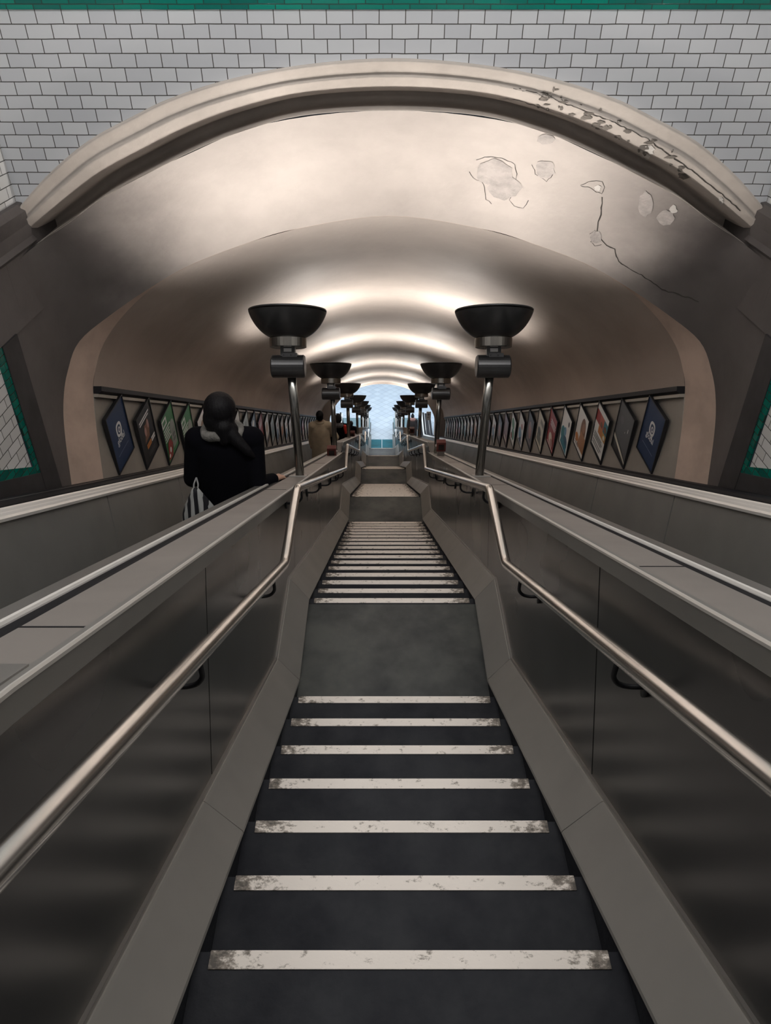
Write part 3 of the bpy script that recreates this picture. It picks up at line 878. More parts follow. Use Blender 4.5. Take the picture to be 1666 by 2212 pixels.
cycle = ['woman', 'teal_figures', 'violet', 'blue_white', 'red_text', 'white_teal', 'green_white', 'dark_pink', 'white_beige', 'cream_figure', 'orange_brown', 'red_blue']
right_seq = ['navy', 'dark_photo', 'portraits', 'woman', 'teal_figures', 'red_text', 'cream_figure', 'dark_pink', 'blue_white', 'green_white', 'violet', 'dark_pink', 'blue_white', 'violet']
left_seq = ['navy', 'black_text', 'green_food', 'green_food', 'white_beige', 'violet', 'orange_brown', 'white_beige', 'white_teal', 'red_blue', 'red_text', 'white_beige', 'white_teal', 'blue_white']
PW, PH = .47, .565
design_desc = {'navy': 'navy poster with a white ring logo', 'dark_photo': 'dark grey photographic poster with a pale diagonal streak', 'portraits': 'white poster with red, orange and teal portrait squares',
 'woman': 'white poster showing a brown haired woman', 'teal_figures': 'white poster with teal and blue figures', 'red_text': 'red poster with white lettering', 'cream_figure': 'cream poster with a dark figure',
 'dark_pink': 'dark poster with a pinkish shape', 'blue_white': 'white and blue poster', 'green_white': 'green and white poster', 'violet': 'muted purple grey poster',
 'black_text': 'black poster with orange and white lettering', 'green_food': 'green poster with white lettering and a red corner', 'orange_brown': 'orange and brown poster',
 'white_beige': 'white and beige poster', 'white_teal': 'pale grey green poster', 'red_blue': 'dark blue poster with a red patch'}
def poster_mesh(kind):
    """local: u across (x), v up (z), facing -y"""
    fr = bmesh.new()
    b_ = .011; dp = .032
    for x0, x1, z0, z1 in ((-PW/2, PW/2, -PH/2, -PH/2 + b_), (-PW/2, PW/2, PH/2 - b_, PH/2), (-PW/2, -PW/2 + b_, -PH/2 + b_, PH/2 - b_), (PW/2 - b_, PW/2, -PH/2 + b_, PH/2 - b_)):
        box(fr, x0, x1, -dp, 0, z0, z1)
    pr = bmesh.new(); mats = []
    def mi(c):
        m = flat(c)
        if m not in mats: mats.append(m)
        return mats.index(m)
    bg, shapes = (NAVY, []) if kind == 'navy' else designs[kind]
    iw, ih = PW - 2 * b_, PH - 2 * b_
    P3 = lambda u, v, o: Vector(((u - .5) * iw, -dp + .008 - o, (v - .5) * ih))
    q = [P3(0, 0, 0), P3(1, 0, 0), P3(1, 1, 0), P3(0, 1, 0)]
    poly(pr, q, mi(bg))
    box(pr, -iw / 2, iw / 2, -dp + .009, -.005, -ih / 2, ih / 2, mi=mi(bg))
    for i, (pl, c) in enumerate(shapes):
        pl = [(min(1, max(0, a)), min(1, max(0, b))) for a, b in pl]
        poly(pr, [P3(a, b, .0004 * (i + 1)) for a, b in pl], mi(c))
    if kind == 'navy':
        # ring logo: rounded outer shape with a hook, as on the sheet
        cx, cy = .5, .60
        n = 28
        def ringpts(rx, ry, ox=0, oy=0, p_=2.6):
            return [(cx + ox + rx * math.copysign(abs(math.cos(a)) ** (2 / p_), math.cos(a)), cy + oy + ry * math.copysign(abs(math.sin(a)) ** (2 / p_), math.sin(a))) for a in [2 * PI * i / n for i in range(n)]]
        def band(o, i_, off):
            for k in range(n):
                j = (k + 1) % n
                poly(pr, [P3(*o[k], off), P3(*o[j], off), P3(*i_[j], off), P3(*i_[k], off)], mi((.75, .75, .75)))
        band(ringpts(.15, .125), ringpts(.095, .08), .0005)
        band(ringpts(.062, .052, .01, -.01, 2), ringpts(.03, .026, .01, -.01, 2), .0005)
        poly(pr, [P3(*p, .0006) for p in [(.56, .50), (.61, .50), (.61, .44), (.57, .42), (.55, .46)]], mi((.75, .75, .75)))
        poly(pr, [P3(*p, .0006) for p in [(.18, .222), (.82, .222), (.82, .230), (.18, .230)]], mi((.3, .36, .45)))
    return fr, pr, mats
proto_p = {}
frame_mesh = None
def text_mesh(body, size):
    cu = bpy.data.curves.new('lettering', 'FONT'); cu.body = body; cu.size = size; cu.align_x = 'CENTER'; cu.extrude = .0003
    o = bpy.data.objects.new('tmp_text', cu); COL.objects.link(o)
    dg = bpy.context.evaluated_depsgraph_get(); dg.update()
    me = bpy.data.meshes.new_from_object(o.evaluated_get(dg))
    bpy.data.objects.remove(o)
    me.materials.clear(); me.materials.append(mat('letter_white', (.75, .75, .75), .4))
    return me
glob_me = text_mesh('global', .085)
near_words = {0: 'nearest', 1: 'second nearest', 2: 'third nearest', 3: 'fourth nearest', 4: 'fifth nearest'}
def place_poster(sx, k, kind):
    global frame_mesh
    side = 'left' if sx < 0 else 'right'
    Y = 5.60 + .652 * k + (0 if sx > 0 else -.12)
    D = 3.315 + math.tan(SL) * (Y - 5.60)
    if kind not in proto_p:
        fr, pr, ms = poster_mesh(kind)
        root = bpy.data.objects.new('poster', None); COL.objects.link(root)
        obj('frame', fr, mat('poster_frame', (.035, .035, .038), .4, metal=.5), root)
        prn = obj('print', pr, ms, root)
        if kind == 'navy':
            o = bpy.data.objects.new('lettering', glob_me); COL.objects.link(o); o.parent = prn
            o.location = (0.0, -.0255, -.062); o.rotation_euler = (PI / 2, 0, 0)
            o['label'] = 'white word under the ring logo'
        proto_p[kind] = root
    else:
        root = copy_tree(proto_p[kind])
    root.location = W(sx * 2.438, Y, D)
    root.rotation_euler = (0, 0, -PI / 2 if sx > 0 else PI / 2)
    # facing -y local -> towards the centre of the tunnel
    root.rotation_euler = (0, 0, -PI / 2) if sx > 0 else (0, 0, PI / 2)
    return root, side
for sx, seq in ((-1, left_seq), (1, right_seq)):
    n_total = 28
    used = {}
    for k in range(n_total):
        kind = seq[k] if k < len(seq) else cycle[(k * 5 + (2 if sx > 0 else 0)) % len(cycle)]
        root, side = place_poster(sx, k, kind)
        if k < 5: pos = '%s on the %s wall' % ({0: 'closest', 1: 'second', 2: 'third', 3: 'fourth', 4: 'fifth'}[k], side)
        else:
            nth = {5: 'sixth', 6: 'seventh', 7: 'eighth', 8: 'ninth', 9: 'tenth', 10: 'eleventh', 11: 'twelfth', 12: 'thirteenth', 13: 'fourteenth', 14: 'fifteenth', 15: 'sixteenth', 16: 'seventeenth', 17: 'eighteenth', 18: 'nineteenth', 19: 'twentieth'}.get(k)
            if nth is None:
                nth = {20: 'twenty-first', 21: 'twenty-second', 22: 'twenty-third', 23: 'twenty-fourth', 24: 'twenty-fifth', 25: 'twenty-sixth', 26: 'twenty-seventh', 27: 'twenty-eighth', 28: 'twenty-ninth', 29: 'thirtieth', 30: 'thirty-first'}[k]
            pos = '%s on the %s wall' % (nth, side)
        tag(root, 'framed ' + design_desc[kind] + ', ' + pos, 'poster', 'posters along the %s tunnel wall' % side)

# ------------------------------------------------------------------ emergency stop boxes on the deck
def stop_box(sx, t, scale, ped, label):
    hh = .395 if t * CS < 8.4 else .25
    base = T(sx * .715, t, hh)
    root = empty('emergency_stop_box', base, label, 'stop box', 'red emergency stop boxes')
    s = scale * .92
    if ped:
        bm = bmesh.new(); box(bm, -.05 * s, .05 * s, -.05 * s, .05 * s, -.045, .10 * s); obj('pedestal', bm, steel, root)
    z = .10 * s if ped else 0
    bm = bmesh.new(); box(bm, -.065 * s, .065 * s, -.05 * s, .05 * s, z - (0 if ped else .045), z + .145 * s); bevel(bm, .008 * s)
    obj('housing', bm, red_m, root)
    bm = bmesh.new(); box(bm, -.04 * s, .04 * s, -.054 * s, -.048 * s, z + .03 * s, z + .115 * s); obj('window', bm, darkbox, root)
    bm = bmesh.new(); lathe(bm, [(.018 * s, 0), (.02 * s, .01 * s), (.012 * s, .018 * s)], 16, Matrix.Translation((-sx * .065 * s, 0, z + .07 * s)) @ Matrix.Rotation(-sx * PI / 2, 4, 'Y'))
    obj('button', bm, mat('button_grey', (.5, .45, .42), .4), root)
stop_box(-1, 9.35, 1.0, False, 'red topped emergency stop box on the left deck, before the second lamp pole')
stop_box(1, 9.25, 1.0, True, 'red emergency stop box on a steel pedestal on the right deck')
stop_box(-1, 16.2, 1.0, False, 'small red emergency stop box on the left deck, beyond the third lamp pole')
stop_box(1, 17.7, 1.0, True, 'distant dark red stop box on the right deck, near the farther lamps')

# small white sign on the right of the tunnel foot
bm = bmesh.new(); box(bm, -.09, .09, -.02, 0, -.19, .19)
sg = obj('wall_sign', bm, labelw, None, loc=W(1.86, 24.86, 13.86))
tag(sg, 'small white sign with black marks at the foot of the right tunnel wall', 'sign')
bm = bmesh.new()
box(bm, -.05, .05, -.024, -.02, .06, .08); box(bm, -.01, .01, -.024, -.02, -.02, .14); box(bm, -.05, .02, -.024, -.02, -.08, -.06)
obj('sign_marks', bm, black_m, sg)

# ------------------------------------------------------------------ door mat at the foot of the stairs
root = empty('entrance_mat', (0, 29.35, 0), 'teal ribbed mat in a pale frame at the foot of the stairs', 'mat')
bm = bmesh.new(); box(bm, -.66, .66, -.48, .48, 0, .008); obj('mat_frame', bm, mat('mat_frame_grey', (.55, .6, .63), .4), root)
for s in (-1, 1):
    bm = bmesh.new(); box(bm, s * .31 - .295, s * .31 + .295, -.45, .45, .008, .016)
    obj('mat_pad', bm, mat('teal_mat', (.02, .17, .22), .8, var=.5, vscale=6, col2=(.03, .09, .10), stretch=(.3, 3, 1)), root)
for sx, side in ((-1, 'left'), (1, 'right')):
    bm = bmesh.new(); box(bm, -.9, .9, -.55, .55, 0, .012); 
    o = obj('comb_plate', bm, mat('comb_plate_teal', (.16, .24, .26), .5), None, loc=(sx * 1.5, 31.4, 0))
    tag(o, 'grey green floor plate at the foot of the %s escalator' % side, 'floor plate')

# ------------------------------------------------------------------ cracks and flaking patches on the portal
dg = bpy.context.evaluated_depsgraph_get()
def surf_bvh(names):
    vs_, fs_ = [], []
    for nme in names:
        o = bpy.data.objects[nme]; off = len(vs_)
        vs_ += [o.matrix_world @ v.co for v in o.data.vertices]
        fs_ += [[i + off for i in p.vertices] for p in o.data.polygons]
    return BVHTree.FromPolygons(vs_, fs_)
bv = surf_bvh(['wall_portal'])
bvm = surf_bvh(['trim_6'])
def hit(px, py, b=bv):
    a = (px - 822) / F_PX; bb = (py - 1106) / F_PX
    c_, s_ = math.cos(PITCH), math.sin(PITCH)
    dr = Vector((a, c_ - bb * s_, -(s_ + bb * c_))).normalized()
    r_ = b.ray_cast(Vector((CAMX, 0, Z0)), dr)
    if r_[0] is None: return None, None
    n = r_[1]
    if n.dot(dr) > 0: n = -n
    return r_[0], n
def ribbon(bm, pxs, wd, b=bv, lift=.002):
    prev = None
    rnd = random.Random(3)
    fine = []
    for (x0, y0), (x1, y1) in zip(pxs[:-1], pxs[1:]):
        n = max(2, int(math.hypot(x1 - x0, y1 - y0) / 7))
        for i in range(n):
            f = i / n; fine.append((x0 + (x1 - x0) * f + rnd.uniform(-1.6, 1.6), y0 + (y1 - y0) * f + rnd.uniform(-1.6, 1.6)))
    fine.append(pxs[-1])
    P_ = [hit(*p, b) for p in fine]; P_ = [p for p in P_ if p[0] is not None]
    L1, L2 = [], []
    for i, (p, n) in enumerate(P_):
        q = P_[min(i + 1, len(P_) - 1)][0] - P_[max(i - 1, 0)][0]
        if q.length < 1e-6: continue
        sd = n.cross(q.normalized()) * wd * (.5 + .5 * rnd.random())
        L1.append(bm.verts.new(p + n * lift + sd)); L2.append(bm.verts.new(p + n * lift - sd))
    for i in range(len(L1) - 1): bm.faces.new((L1[i], L1[i + 1], L2[i + 1], L2[i]))
bm = bmesh.new()
for pl in ([(1302, 425), (1300, 455), (1292, 480), (1290, 500), (1297, 515), (1310, 530), (1328, 536), (1334, 560), (1342, 570), (1380, 590), (1412, 612), (1438, 628), (1480, 640), (1510, 652)],):
    ribbon(bm, pl, .0055)
for pl in ([(1015, 370), (1022, 385), (1040, 390), (1046, 405), (1050, 430), (1062, 440)], [(1030, 345), (1055, 338), (1090, 343), (1112, 355), (1116, 375), (1112, 400), (1105, 420), (1100, 432), (1112, 445), (1130, 448), (1142, 432)],
           [(1150, 355), (1158, 375), (1180, 392), (1190, 382), (1196, 374)], [(1255, 400), (1280, 390), (1300, 392), (1306, 405), (1300, 418), (1288, 415), (1270, 402), (1256, 402)], [(1275, 505), (1285, 498), (1292, 510), (1275, 522), (1285, 530), (1300, 528)]):
    ribbon(bm, pl, .0028)
obj('crack', bm, mat('crack_dark', (.05, .045, .04), .9), flare)
def patch(bm, pxs, lift=.0035, b=bv):
    P_ = [hit(*p, b) for p in pxs]
    if any(p[0] is None for p in P_): return
    c_ = sum((p for p, n in P_), Vector()) / len(P_); n_ = sum((n for p, n in P_), Vector()).normalized()
    cx = sum(p[0] for p in pxs) / len(pxs); cy = sum(p[1] for p in pxs) / len(pxs)
    ch, cn = hit(cx, cy, b)
    cv = bm.verts.new((ch if ch is not None else c_) + n_ * lift)
    vs_ = [bm.verts.new(p + n * lift) for p, n in P_]
    for i in range(len(vs_)): bm.faces.new((cv, vs_[i], vs_[(i + 1) % len(vs_)]))
def blob(cx, cy, rx, ry, n=16, seed=0, j=.25):
    r_ = random.Random(seed)
    return [(cx + rx * (1 - j * r_.random()) * math.cos(2 * PI * i / n), cy + ry * (1 - j * r_.random()) * math.sin(2 * PI * i / n)) for i in range(n)]
bm = bmesh.new()
for i, a in enumerate([(1068, 372, 48, 32), (1090, 405, 40, 28), (1178, 365, 24, 22), (1250, 335, 16, 22), (1395, 440, 18, 30), (1440, 470, 22, 18), (1288, 512, 14, 16), (1180, 300, 22, 12)]):
    patch(bm, blob(*a, seed=i))
obj('flaked_patch', bm, mat('flaked_plaster', (.50, .46, .44), .75, var=.3, vscale=9, bump=.5, bscale=40), flare)['label'] = 'greyer patches where the paint has come off'
bm = bmesh.new()
for i, a in enumerate([(1400, 325, 20, 14), (1395, 338, 12, 10), (1558, 432, 7, 12), (1292, 405, 10, 8), (1455, 452, 12, 12)]):
    patch(bm, blob(*a, seed=i + 20, j=.5), b=bvm if a[0] in (1400, 1395, 1558) and i != 6 and a[1] in (325, 338, 432) else bv)
obj('bare_patch', bm, mat('bare_plaster', (.66, .63, .60), .8, bump=.6, bscale=30), flare)
mo = bpy.data.objects['trim_6']
bm = bmesh.new(); rnd = random.Random(11)
for i in range(46):
    f = rnd.random(); x = 1150 + 330 * f; y = 193 + 155 * f ** 1.25 + rnd.uniform(-16, 34)
    patch(bm, blob(x, y, rnd.uniform(3, 16), rnd.uniform(2, 8), n=10, seed=i, j=.6), b=bvm, lift=.004)
obj('flaked_patch', bm, mat('mould_flake', (.20, .18, .16), .9, var=.4, vscale=12), mo)
bm = bmesh.new()
ribbon(bm, [(1110, 190), (1180, 207), (1260, 238), (1330, 265), (1400, 300), (1440, 330), (1500, 372), (1560, 420), (1600, 455)], .004, b=bvm, lift=.003)
ribbon(bm, [(1080, 212), (1120, 216), (1180, 236), (1230, 255), (1250, 262)], .0025, b=bvm, lift=.003)
obj('crack', bm, MATS['crack_dark'], mo)

# ------------------------------------------------------------------ people
skin = mat('skin', (.50, .30, .22), .5)
black_cloth = mat('black_coat_cloth', (.0028, .0028, .005), .95, spec=.12)
hair_m = mat('dark_hair', (.004, .0035, .005), .62, spec=.25, bump=.6, bscale=60, stretch=(1, 1, .12))
def capsule(bm, a, b, ra, rb, seg=14):
    a = Vector(a); b = Vector(b); d = b - a; L_ = d.length; 
    if L_ < 1e-5: d = Vector((0, 0, 1)); L_ = 1e-5
    q = d.to_track_quat('Z', 'Y').to_matrix().to_4x4()
    M = Matrix.Translation(a) @ q
    prof = []
    for i in range(5):
        t_ = PI / 2 * i / 4
        prof.append((max(.0006, ra * math.sin(t_)), -ra * math.cos(t_)))
    for i in range(5):
        t_ = PI / 2 * i / 4
        prof.append((max(.0006, rb * math.cos(t_)), L_ + rb * math.sin(t_)))
    lathe(bm, prof, seg, M)
def ellip(bm, c, r, rot=None):
    M = Matrix.Translation(Vector(c)) @ (rot if rot is not None else Matrix.Identity(4)) @ Matrix.Diagonal((*r, 1))
    prof = [(max(.002, math.sin(PI * i / 12)), -math.cos(PI * i / 12)) for i in range(13)]
    lathe(bm, prof, 20, M)
def blobmesh(name, bm, m, parent, voxel, smooth_it=4):
    me = bpy.data.meshes.new(name); bmesh.ops.recalc_face_normals(bm, faces=bm.faces); bm.to_mesh(me); bm.free()
    me.materials.append(m)
    o = bpy.data.objects.new(name, me); COL.objects.link(o)
    md = o.modifiers.new('r', 'REMESH'); md.mode = 'VOXEL'; md.voxel_size = voxel; md.use_smooth_shade = True
    if smooth_it:
        ms = o.modifiers.new('s', 'SMOOTH'); ms.factor = .5; ms.iterations = smooth_it
    dgr = bpy.context.evaluated_depsgraph_get(); dgr.update()
    me2 = bpy.data.meshes.new_from_object(o.evaluated_get(dgr))
    o.modifiers.clear(); o.data = me2; bpy.data.meshes.remove(me)
    for p in me2.polygons: p.use_smooth = True
    if len(me2.materials) == 0: me2.materials.append(m)
    o.parent = parent
    return o

def person(name_label, loc, height, coat, coat_m, trousers_m, headwear, rhand=None, lhand=None, rot=0., voxel=.014, extras=None, width=1.0, coat_len=.52, relb=None, lelb=None, group=None):
    """figure seen from behind, local +y is forward. rhand/lhand: local coords of hands"""
    s = height / 1.70
    root = empty('person', loc, name_label, 'person', group); root.rotation_euler = (0, 0, rot)
    V = lambda x, y, z: Vector((x * s, y * s, z * s))
    sh = .185 * width
    rh = Vector(rhand) if rhand else V(.24, .06, .80); lh = Vector(lhand) if lhand else V(-.24, .06, .80)
    def elbow(shp, hp, out):
        mid = (shp + hp) / 2; L_ = (hp - shp).length; arm = .55 * s
        bend = math.sqrt(max(0, (arm / 2) ** 2 - (L_ / 2) ** 2))
        return mid + Vector((out * .55, -.35, -.75)).normalized() * bend
    rs, ls = V(sh, 0, 1.40), V(-sh, 0, 1.40)
    re, le = elbow(rs, rh, 1), elbow(ls, lh, -1)
    if relb: re = Vector(relb)
    if lelb: le = Vector(lelb)
    def bodyshape(bm, k, only=None):
        # torso
        ellip(bm, V(0, 0, .98), (.165 * s * k * width, .115 * s * k, .14 * s))
        ellip(bm, V(0, 0, 1.12), (.145 * s * k * width, .105 * s * k, .16 * s))
        ellip(bm, V(0, 0, 1.28), (.175 * s * k * width, .115 * s * k, .17 * s))
        capsule(bm, V(-sh * .85, 0, 1.395), V(sh * .85, 0, 1.395), .058 * s * k, .058 * s * k)
        for a, b, c in ((rs, re, rh), (ls, le, lh)):
            capsule(bm, a, b, .056 * s * k, .043 * s * k); 
            wr = c + (b - c).normalized() * .07
            capsule(bm, b, wr, .042 * s * k, .030 * s * (k if k < 1.2 else k))
    # body with head, neck, legs, hands
    bm = bmesh.new(); bodyshape(bm, 1.0)
    capsule(bm, V(0, 0, 1.38), V(0, .015, 1.53), .055 * s, .05 * s)
    ellip(bm, V(0, .02, 1.605), (.073 * s, .092 * s, .105 * s))
    ellip(bm, V(0, .05, 1.555), (.052 * s, .06 * s, .055 * s))
    ellip(bm, V(0, .115, 1.585), (.011 * s, .016 * s, .022 * s))   # nose
    for e_ in (-1, 1):
        ellip(bm, V(e_ * .074, .01, 1.60), (.010 * s, .02 * s, .032 * s))   # ears
        ellip(bm, V(e_ * .03, .098, 1.612), (.016 * s, .012 * s, .010 * s))
    ellip(bm, V(0, .108, 1.545), (.024 * s, .012 * s, .008 * s))
    for e_ in (-1, 1):
        st = .03 * e_
        capsule(bm, V(e_ * .09, 0, .92), V(e_ * .095, .02 + st * .3, .50), .085 * s, .058 * s)
        capsule(bm, V(e_ * .095, .02 + st * .3, .50), V(e_ * .10, -.01 + st, .09), .055 * s, .037 * s)
        capsule(bm, V(e_ * .10, -.03 + st, .045), V(e_ * .11, .15 + st, .035), .045 * s, .035 * s)
    for hpnt, el, e_ in ((rh, re, 1), (lh, le, -1)):
        d_ = (hpnt - el).normalized()
        side_ = d_.cross(Vector((0, 0, 1))).normalized() if abs(d_.z) < .95 else Vector((0, 1, 0))
        up_ = side_.cross(d_).normalized()
        wr = hpnt - d_ * .07
        capsule(bm, wr, hpnt - d_ * .02, .026 * s, .024 * s)
        capsule(bm, wr + side_ * .012, hpnt + side_ * .02, .02 * s, .018 * s); capsule(bm, wr - side_ * .012, hpnt - side_ * .02, .02 * s, .018 * s)
        for fi, (o_, L_) in enumerate(((-.031, .062), (-.0105, .075), (.0105, .072), (.031, .055))):
            b0 = hpnt + side_ * o_; b1 = b0 + (d_ * .7 - up_ * .35).normalized() * L_ * .5; b2 = b1 + (d_ * .15 - up_ * 1.).normalized() * L_ * .5
            capsule(bm, b0, b1, .0095, .0085, 8); capsule(bm, b1, b2, .0085, .0075, 8)
        th0 = hpnt - d_ * .045 - side_ * .024 * e_; th1 = th0 + (d_ * .6 - side_ * .8 * e_ - up_ * .3).normalized() * .034; th2 = th1 + (d_ * .8 - up_ * .6).normalized() * .028
        capsule(bm, th0, th1, .012, .010, 8); capsule(bm, th1, th2, .010, .0085, 8)
    body = blobmesh('body', bm, skin, root, voxel, 2)
    # trousers and shoes
    bm = bmesh.new()
    ellip(bm, V(0, 0, .96), (.172 * s, .125 * s, .12 * s))
    for e_ in (-1, 1):
        st = .03 * e_
        capsule(bm, V(e_ * .09, 0, .92), V(e_ * .095, .02 + st * .3, .50), .096 * s, .070 * s)
        capsule(bm, V(e_ * .095, .02 + st * .3, .50), V(e_ * .10, -.01 + st, .10), .068 * s, .052 * s)
    blobmesh('trousers', bm, trousers_m, root, max(voxel, .012))
    bm = bmesh.new()
    for e_ in (-1, 1):
        st = .03 * e_
        capsule(bm, V(e_ * .10, -.03 + st, .055), V(e_ * .11, .155 + st, .042), .055 * s, .042 * s)
    blobmesh('shoes', bm, mat('shoe_black', (.012, .012, .012), .5), root, max(voxel, .010))
    # coat
    bm = bmesh.new(); k = coat
    wd_ = width * .97
    prof = [(coat_len, .245, .19), (coat_len + .15, .24, .185), (.85, .235, .175), (1.0, .225, .165), (1.15, .218, .155), (1.28, .215, .145), (1.36, .205, .125), (1.405, .175, .10), (1.445, .12, .085), (1.48, .07, .07)]
    sweep(bm, [[V(rx * wd_ * math.cos(2 * PI * j / 28), ry * math.sin(2 * PI * j / 28) - .01, z_) for j in range(28)] for z_, rx, ry in prof])
    for a, b, c in ((rs, re, rh), (ls, le, lh)):
        capsule(bm, a - Vector((0, 0, .035)), b, .062 * s * k, .054 * s * k)
        wr = c + (b - c).normalized() * .10
        capsule(bm, b, wr, .054 * s * k, .040 * s * k)
    ellip(bm, V(0, 0, 1.43), (.12 * s, .09 * s, .05 * s))
    capsule(bm, V(-sh * .92, 0, 1.375), V(sh * .94, 0, 1.375), .096 * s, .096 * s)
    capsule(bm, V(-sh * .5, 0, 1.41), V(sh * .5, 0, 1.41), .080 * s, .080 * s)
    blobmesh('coat', bm, coat_m, root, max(voxel, .011), 5)
    if headwear: headwear(root, s, V)
    if extras: extras(root, s, V)
    return root

def step_z(Y): return Z0 - path_d(Y)

# --- woman in black on the left escalator
def woman_head(root, s, V):
    bm = bmesh.new()
    ellip(bm, V(0, .0, 1.63), (.118 * s, .125 * s, .122 * s))
    ellip(bm, V(-.01, -.035, 1.56), (.116 * s, .09 * s, .12 * s))
    ellip(bm, V(.03, -.06, 1.49), (.10 * s, .07 * s, .08 * s))
    capsule(bm, V(.05, -.085, 1.50), V(.12, -.115, 1.43), .062 * s, .045 * s)
    capsule(bm, V(.12, -.115, 1.43), V(.19, -.13, 1.35), .046 * s, .034 * s)
    capsule(bm, V(.19, -.13, 1.35), V(.225, -.12, 1.30), .032 * s, .016 * s)
    capsule(bm, V(.03, -.09, 1.52), V(.03, -.115, 1.44), .07 * s, .045 * s)
    capsule(bm, V(-.09, -.05, 1.50), V(-.105, -.05, 1.44), .018 * s, .006 * s)
    blobmesh('hair', bm, hair_m, root, .008, 3)
    bm = bmesh.new()
    for i in range(14):
        a = 2 * PI * i / 14; b = 2 * PI * (i + 1) / 14
        pa = V(.125 * math.cos(a), .095 * math.sin(a) - .02, 1.455 + .012 * math.sin(3 * a)); pb = V(.125 * math.cos(b), .095 * math.sin(b) - .02, 1.455 + .012 * math.sin(3 * b))
        capsule(bm, pa, pb, .040 * s, .040 * s)
    blobmesh('scarf', bm, mat('grey_scarf', (.26, .25, .23), .8, var=.5, vscale=14, bump=.8, bscale=60), root, .009, 2)
WY = 4.38
wz = step_z(WY)
wx = -1.20
woman = person('woman in a black coat and grey scarf, hand on the left escalator handrail', (wx, WY, wz), 1.65, 1.28, black_cloth, mat('dark_trousers', (.01, .01, .012), .8), woman_head,
    rhand=(-.835 - wx, .09, Z0 - (.405 / CS + math.tan(SL) * (WY + .09)) - wz + .022), lhand=(-.12, .16, 1.02), relb=(.225, -.13, 1.02), lelb=(-.265, -.06, 1.03), voxel=.0065, width=1.17, coat_len=.62)
# striped bag
bag = empty('striped_bag', (wx - .205, WY - .23, wz + .855), 'black and white striped cloth bag hanging from the woman\'s left arm', 'bag')
def stripe_mat():
    m = bpy.data.materials.new('striped_cloth'); m.use_nodes = True
    nt = m.node_tree; N = nt.nodes; L = nt.links; b = N['Principled BSDF']
    tc = N.new('ShaderNodeTexCoord'); wv = N.new('ShaderNodeTexWave'); wv.wave_type = 'BANDS'; wv.bands_direction = 'X'
    wv.inputs['Scale'].default_value = 5.2; wv.inputs['Distortion'].default_value = 2.2; wv.inputs['Detail'].default_value = .6; wv.inputs['Detail Scale'].default_value = 1.2
    mp = N.new('ShaderNodeMapping'); mp.inputs['Scale'].default_value = (1, .3, .35); L.new(tc.outputs['Object'], mp.inputs[0]); L.new(mp.outputs[0], wv.inputs[0])
    cr = N.new('ShaderNodeValToRGB'); cr.color_ramp.interpolation = 'CONSTANT'
    cr.color_ramp.elements[0].color = (.012, .012, .016, 1); cr.color_ramp.elements[1].position = .5; cr.color_ramp.elements[1].color = (.42, .43, .42, 1)
    L.new(wv.outputs['Fac'], cr.inputs[0]); L.new(cr.outputs[0], b.inputs['Base Color']); b.inputs['Roughness'].default_value = .8
    return m
bm = bmesh.new()
rings = []
for i in range(15):
    f = i / 14
    z = .20 - .43 * f
    wdt = .024 + .122 * math.sin(min(1, f * 1.25) * PI / 2) ** 1.1; dp = .02 + .065 * math.sin(min(1, f * 1.3) * PI / 2)
    if f > .9: wdt *= .93; dp *= .8
    rings.append([Vector((wdt * math.cos(2 * PI * j / 36) * (1 + .07 * math.sin(7 * 2 * PI * j / 36)), dp * math.sin(2 * PI * j / 36) * (1 + .18 * math.sin(9 * 2 * PI * j / 36)), z)) for j in range(36)])
sweep(bm, rings); obj('pouch', bm, stripe_mat(), bag, smooth=True)
bm = bmesh.new(); 
for s_ in (-1, 1): tube(bm, round_path([Vector((s_ * .010, 0, .18)), Vector((s_ * .018, .03, .215)), Vector((0, .07, .25))], .03, 4), .006, 8)
obj('bag_handle', bm, mat('bag_handle', (.3, .3, .3), .7), bag, smooth=True)

# --- man in a beige coat
def man_head(root, s, V):
    bm = bmesh.new(); ellip(bm, V(0, -.008, 1.628), (.080 * s, .092 * s, .098 * s)); ellip(bm, V(0, -.03, 1.585), (.074 * s, .07 * s, .08 * s))
    blobmesh('hair', bm, hair_m, root, .009, 2)
    bm = bmesh.new(); 
    for i in range(12):
        a = 2 * PI * i / 12; b = 2 * PI * (i + 1) / 12
        capsule(bm, V(.085 * math.cos(a), .07 * math.sin(a) - .005, 1.47), V(.085 * math.cos(b), .07 * math.sin(b) - .005, 1.47), .024 * s, .024 * s, 8)
    blobmesh('collar', bm, beige, root, .010, 2)
beige = mat('beige_coat', (.50, .42, .31), .8, var=.25, vscale=5, bump=.4, bscale=12)
def at_px(px, z):   # X across for a pixel column at camera depth z
    return (px - 822) / F_PX * z + CAMX
MY = 13.35
person('man with short dark hair in a beige coat riding down the left escalator', (at_px(694, 15.5), MY, step_z(MY)), 1.78, 1.3, beige, mat('grey_trousers', (.05, .05, .055), .8), man_head,
       rhand=(.33, .15, 1.0), lhand=(-.24, .05, .86), width=.92, coat_len=.55)
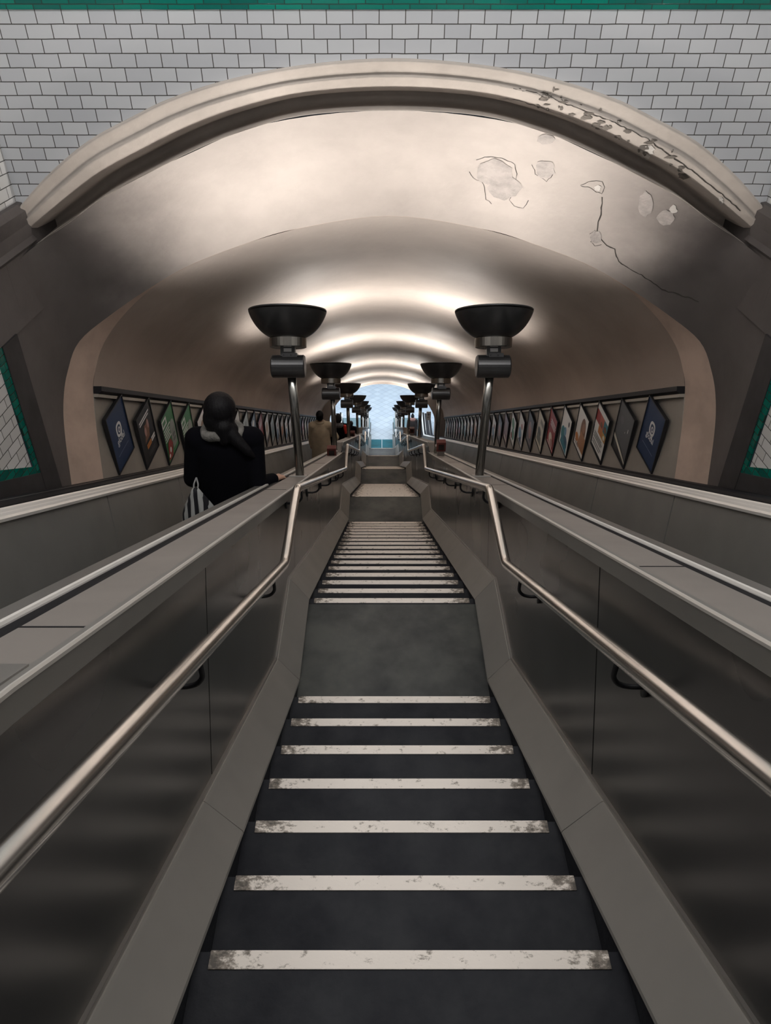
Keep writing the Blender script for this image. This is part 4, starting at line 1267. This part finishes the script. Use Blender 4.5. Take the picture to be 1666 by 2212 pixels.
# --- person in black hood with red shoulder
def hood_head(root, s, V):
    bm = bmesh.new(); ellip(bm, V(0, 0, 1.65), (.088 * s, .10 * s, .12 * s)); ellip(bm, V(0, -.01, 1.60), (.092 * s, .10 * s, .09 * s))
    blobmesh('beanie', bm, mat('black_beanie', (.008, .008, .01), .9), root, .010, 2)
    bm = bmesh.new(); ellip(bm, V(0, -.06, 1.46), (.14 * s, .085 * s, .085 * s))
    blobmesh('hood', bm, mat('grey_fur_hood', (.14, .14, .15), .9, var=.5, vscale=16), root, .010, 2)
    bm = bmesh.new(); capsule(bm, V(.17, -.08, 1.44), V(.19, -.10, 1.24), .045 * s, .035 * s)
    blobmesh('red_strap', bm, mat('red_strap', (.5, .03, .02), .7), root, .010, 1)
PY = 17.25
person('person in a black beanie and black coat with a red shoulder strap', (at_px(734, 20.2), PY, step_z(PY)), 1.74, 1.3, black_cloth, mat('dark_trousers', (.01, .01, .012), .8), hood_head, width=1.15, coat_len=.5)
def dark_head(root, s, V):
    bm = bmesh.new(); ellip(bm, V(0, 0, 1.62), (.10 * s, .11 * s, .125 * s)); ellip(bm, V(0, -.04, 1.5), (.09 * s, .07 * s, .1 * s))
    blobmesh('hair', bm, hair_m, root, .012, 2)
PY = 25.3
person('dark haired person in black, farthest down the left escalator', (at_px(758.5, 29), PY, step_z(PY)), 1.62, 1.25, black_cloth, mat('dark_trousers', (.01, .01, .012), .8), dark_head)
def bobble_head(root, s, V):
    bm = bmesh.new(); ellip(bm, V(0, 0, 1.63), (.085 * s, .09 * s, .10 * s)); ellip(bm, V(0, 0, 1.74), (.05 * s, .05 * s, .045 * s))
    blobmesh('hat', bm, mat('dark_hat', (.012, .012, .014), .9), root, .011, 2)
    bm = bmesh.new(); ellip(bm, V(0, -.03, 1.47), (.15 * s, .11 * s, .11 * s))
    blobmesh('scarf', bm, mat('pink_scarf', (.36, .20, .17), .8), root, .012, 2)
PY = 29.3
person('distant person with a pinkish scarf and dark hat at the foot of the right escalator', (at_px(893, 32.6), PY, 0.0), 1.66, 1.3, mat('dark_grey_coat', (.03, .022, .022), .8), mat('dark_trousers', (.01, .01, .012), .8), bobble_head, rot=.1)

print('objects', len(bpy.data.objects))
